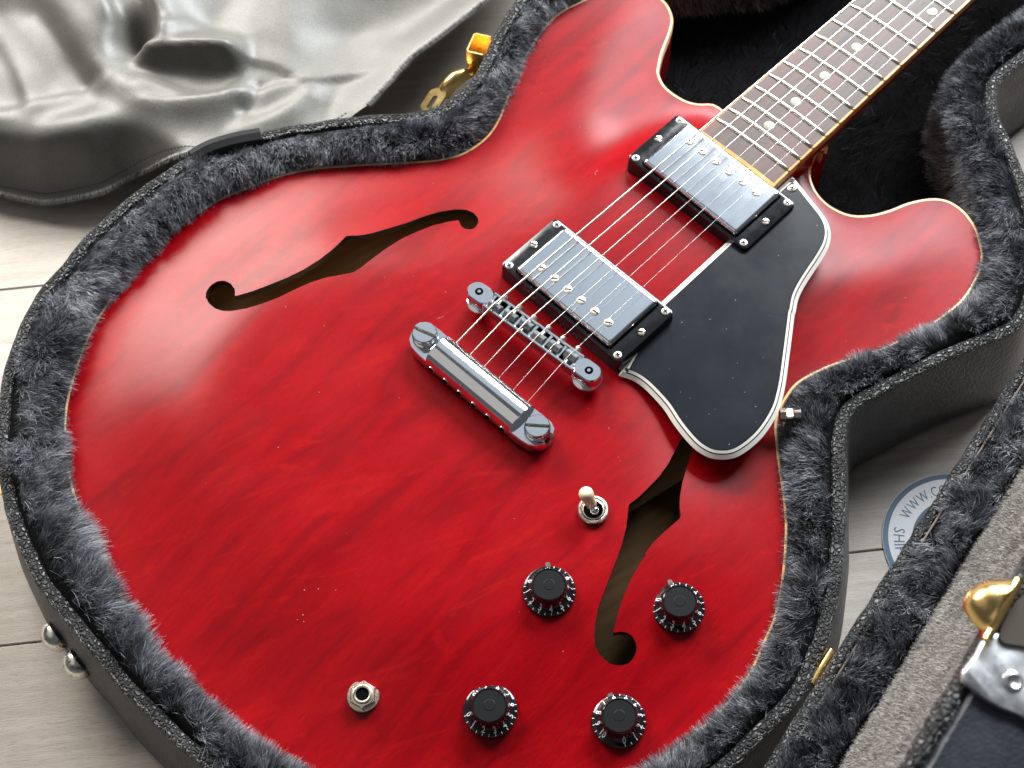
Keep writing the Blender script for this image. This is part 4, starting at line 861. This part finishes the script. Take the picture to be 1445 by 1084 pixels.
# overlocked hem
hl = resample(catm(hem, 4, False), 1.2, False); hz = cloth_z(hl)
m = MB(); m.tube([(x, y, z+.4) for (x, y), z in zip(hl, hz)], 1.3, 6); m.build('hem', HEM, cl)
h2 = resample(catm(hem2, 4, False), 1.2, False); hz2 = cloth_z(h2)
m = MB(); m.tube([(x, y, z+.2) for (x, y), z in zip(h2, hz2)], 1.6, 6); m.build('hem', HEM, cl)
m = MB()
for L_, Zs, off in ((hl, hz, 1), (h2, hz2, 1)):
    tg = np.gradient(L_, axis=0); tg /= np.linalg.norm(tg, axis=1)[:, None]; no = np.stack([tg[:, 1], -tg[:, 0]], 1)
    for (x, y), z, n, t in zip(L_, Zs, no, tg):
        for _ in range(3):
            s0 = rng.uniform(-.6, .6); l = rng.uniform(1.2, 3.8); px_ = np.array([x, y])+t*s0
            e_ = px_+n*l+t*rng.uniform(-.5, .5); s1 = px_-n*2.2
            m.add([(s1[0], s1[1], z+1.8), (px_[0]+t[0]*.2, px_[1]+t[1]*.2, z+1.9), (e_[0], e_[1], z+rng.uniform(-.6, 1.2)), (px_[0]-t[0]*.15, px_[1]-t[1]*.15, z+1.9)], [(0, 1, 2, 3)])
st = MB()
for x, y, z, n, t in [(x, y, float(cloth_z(np.array([[x-n[0]*5, y-n[1]*5]]))[0]), n, t) for (x, y), n, t in [(L_[k], no_, t_) for L_, in ((hl,),) for k, no_, t_ in [(k, np.array([tg_[1], -tg_[0]]), tg_) for k, tg_ in enumerate((lambda g: g/np.linalg.norm(g, axis=1)[:, None])(np.gradient(hl, axis=0)))]][::2]]:
    c = np.array([x, y])-n*5; st.tube([(c[0]-t[0]*.8, c[1]-t[1]*.8, z+.15), (c[0]+t[0]*.8, c[1]+t[1]*.8, z+.15)], .28, 4)
so_ = st.build('stitching', HEM, cl, smooth=False); tag(so_, kind='stuff')
fr = m.build('hem_thread', mat('hem_thread', (.34, .335, .31), .8), cl, smooth=False); tag(fr, kind='stuff')

# ================================================================== round printed label on the floor
lcx, lcy, lr = [99.5,-226.3,41.63]
LB = thing('round_label', (lcx, lcy, ZF), 'round white label with slate blue rim and lettering, on the floor between case and lid', 'label')
m = MB(); m.lathe((lcx, lcy, ZF), [(lr, .05), (lr, .7), (lr-.2, .8)], 96); m.build('disc', LABEL_W, LB)
m = MB(); m.lathe((lcx, lcy, ZF), [(lr-.25, .84), (lr-3.2, .86)], 96, 0, False); m.build('rim_print', LABEL_B, LB)
m = MB(); m.lathe((lcx, lcy, ZF), [(lr-16.2, .84), (.1, .86)], 96, 0); m.build('center_print', LABEL_B, LB)
m = MB()
def arc_text(txt, r, a_start, size, cwise, adv, sx=1):
    a = a_start
    for ch in txt:
        V, F = glyph(ch, size) if ch != ' ' else (np.zeros((0, 3)), [])
        w_ = (V[:, 0].max()-V[:, 0].min()) if len(V) else size*.3
        st_ = (w_*sx+adv)/r; am = a-st_/2 if cwise else a+st_/2; mx = (V[:, 0].max()+V[:, 0].min())/2 if len(V) else 0
        out = []
        for x, y, _ in V:
            if cwise: rr = r+y; an = am-(x-mx)*sx/r
            else: rr = r+size*.7-y; an = am+(x-mx)*sx/r
            out.append((lcx+rr*math.cos(an), lcy+rr*math.sin(an), ZF+.87))
        m.add(out, F); a = a-st_ if cwise else a+st_
    return a
A0 = math.radians(IMA)
arc_text('WWW.COO', lr-12.6, A0+math.radians(152), 8.6, True, .9, .62)
arc_text('SHIPPIN', lr-12.2, A0+math.radians(163), 8.6, False, 1.0, .8)
m.build('lettering', LABEL_B, LB, smooth=False)
m = MB()
for a_, r0, r1, wd in ((118, 19, 24, .7), (124, 18.5, 24, .7), (111, 18.5, 24, .7), (104, 18.5, 24, .7), (131, 21, 22.2, .6), (145, 19.5, 22, 1.2), (165, 20, 24.4, .9)):
    an = A0+math.radians(a_); c_, s_ = math.cos(an), math.sin(an)
    m.add([(lcx+r_*c_-w_*s_, lcy+r_*s_+w_*c_, ZF+.9) for r_, w_ in ((r0, -wd), (r1, -wd), (r1, wd), (r0, wd))], [(0, 1, 2, 3)])
m.build('center_marks', LABEL_W, LB, smooth=False)
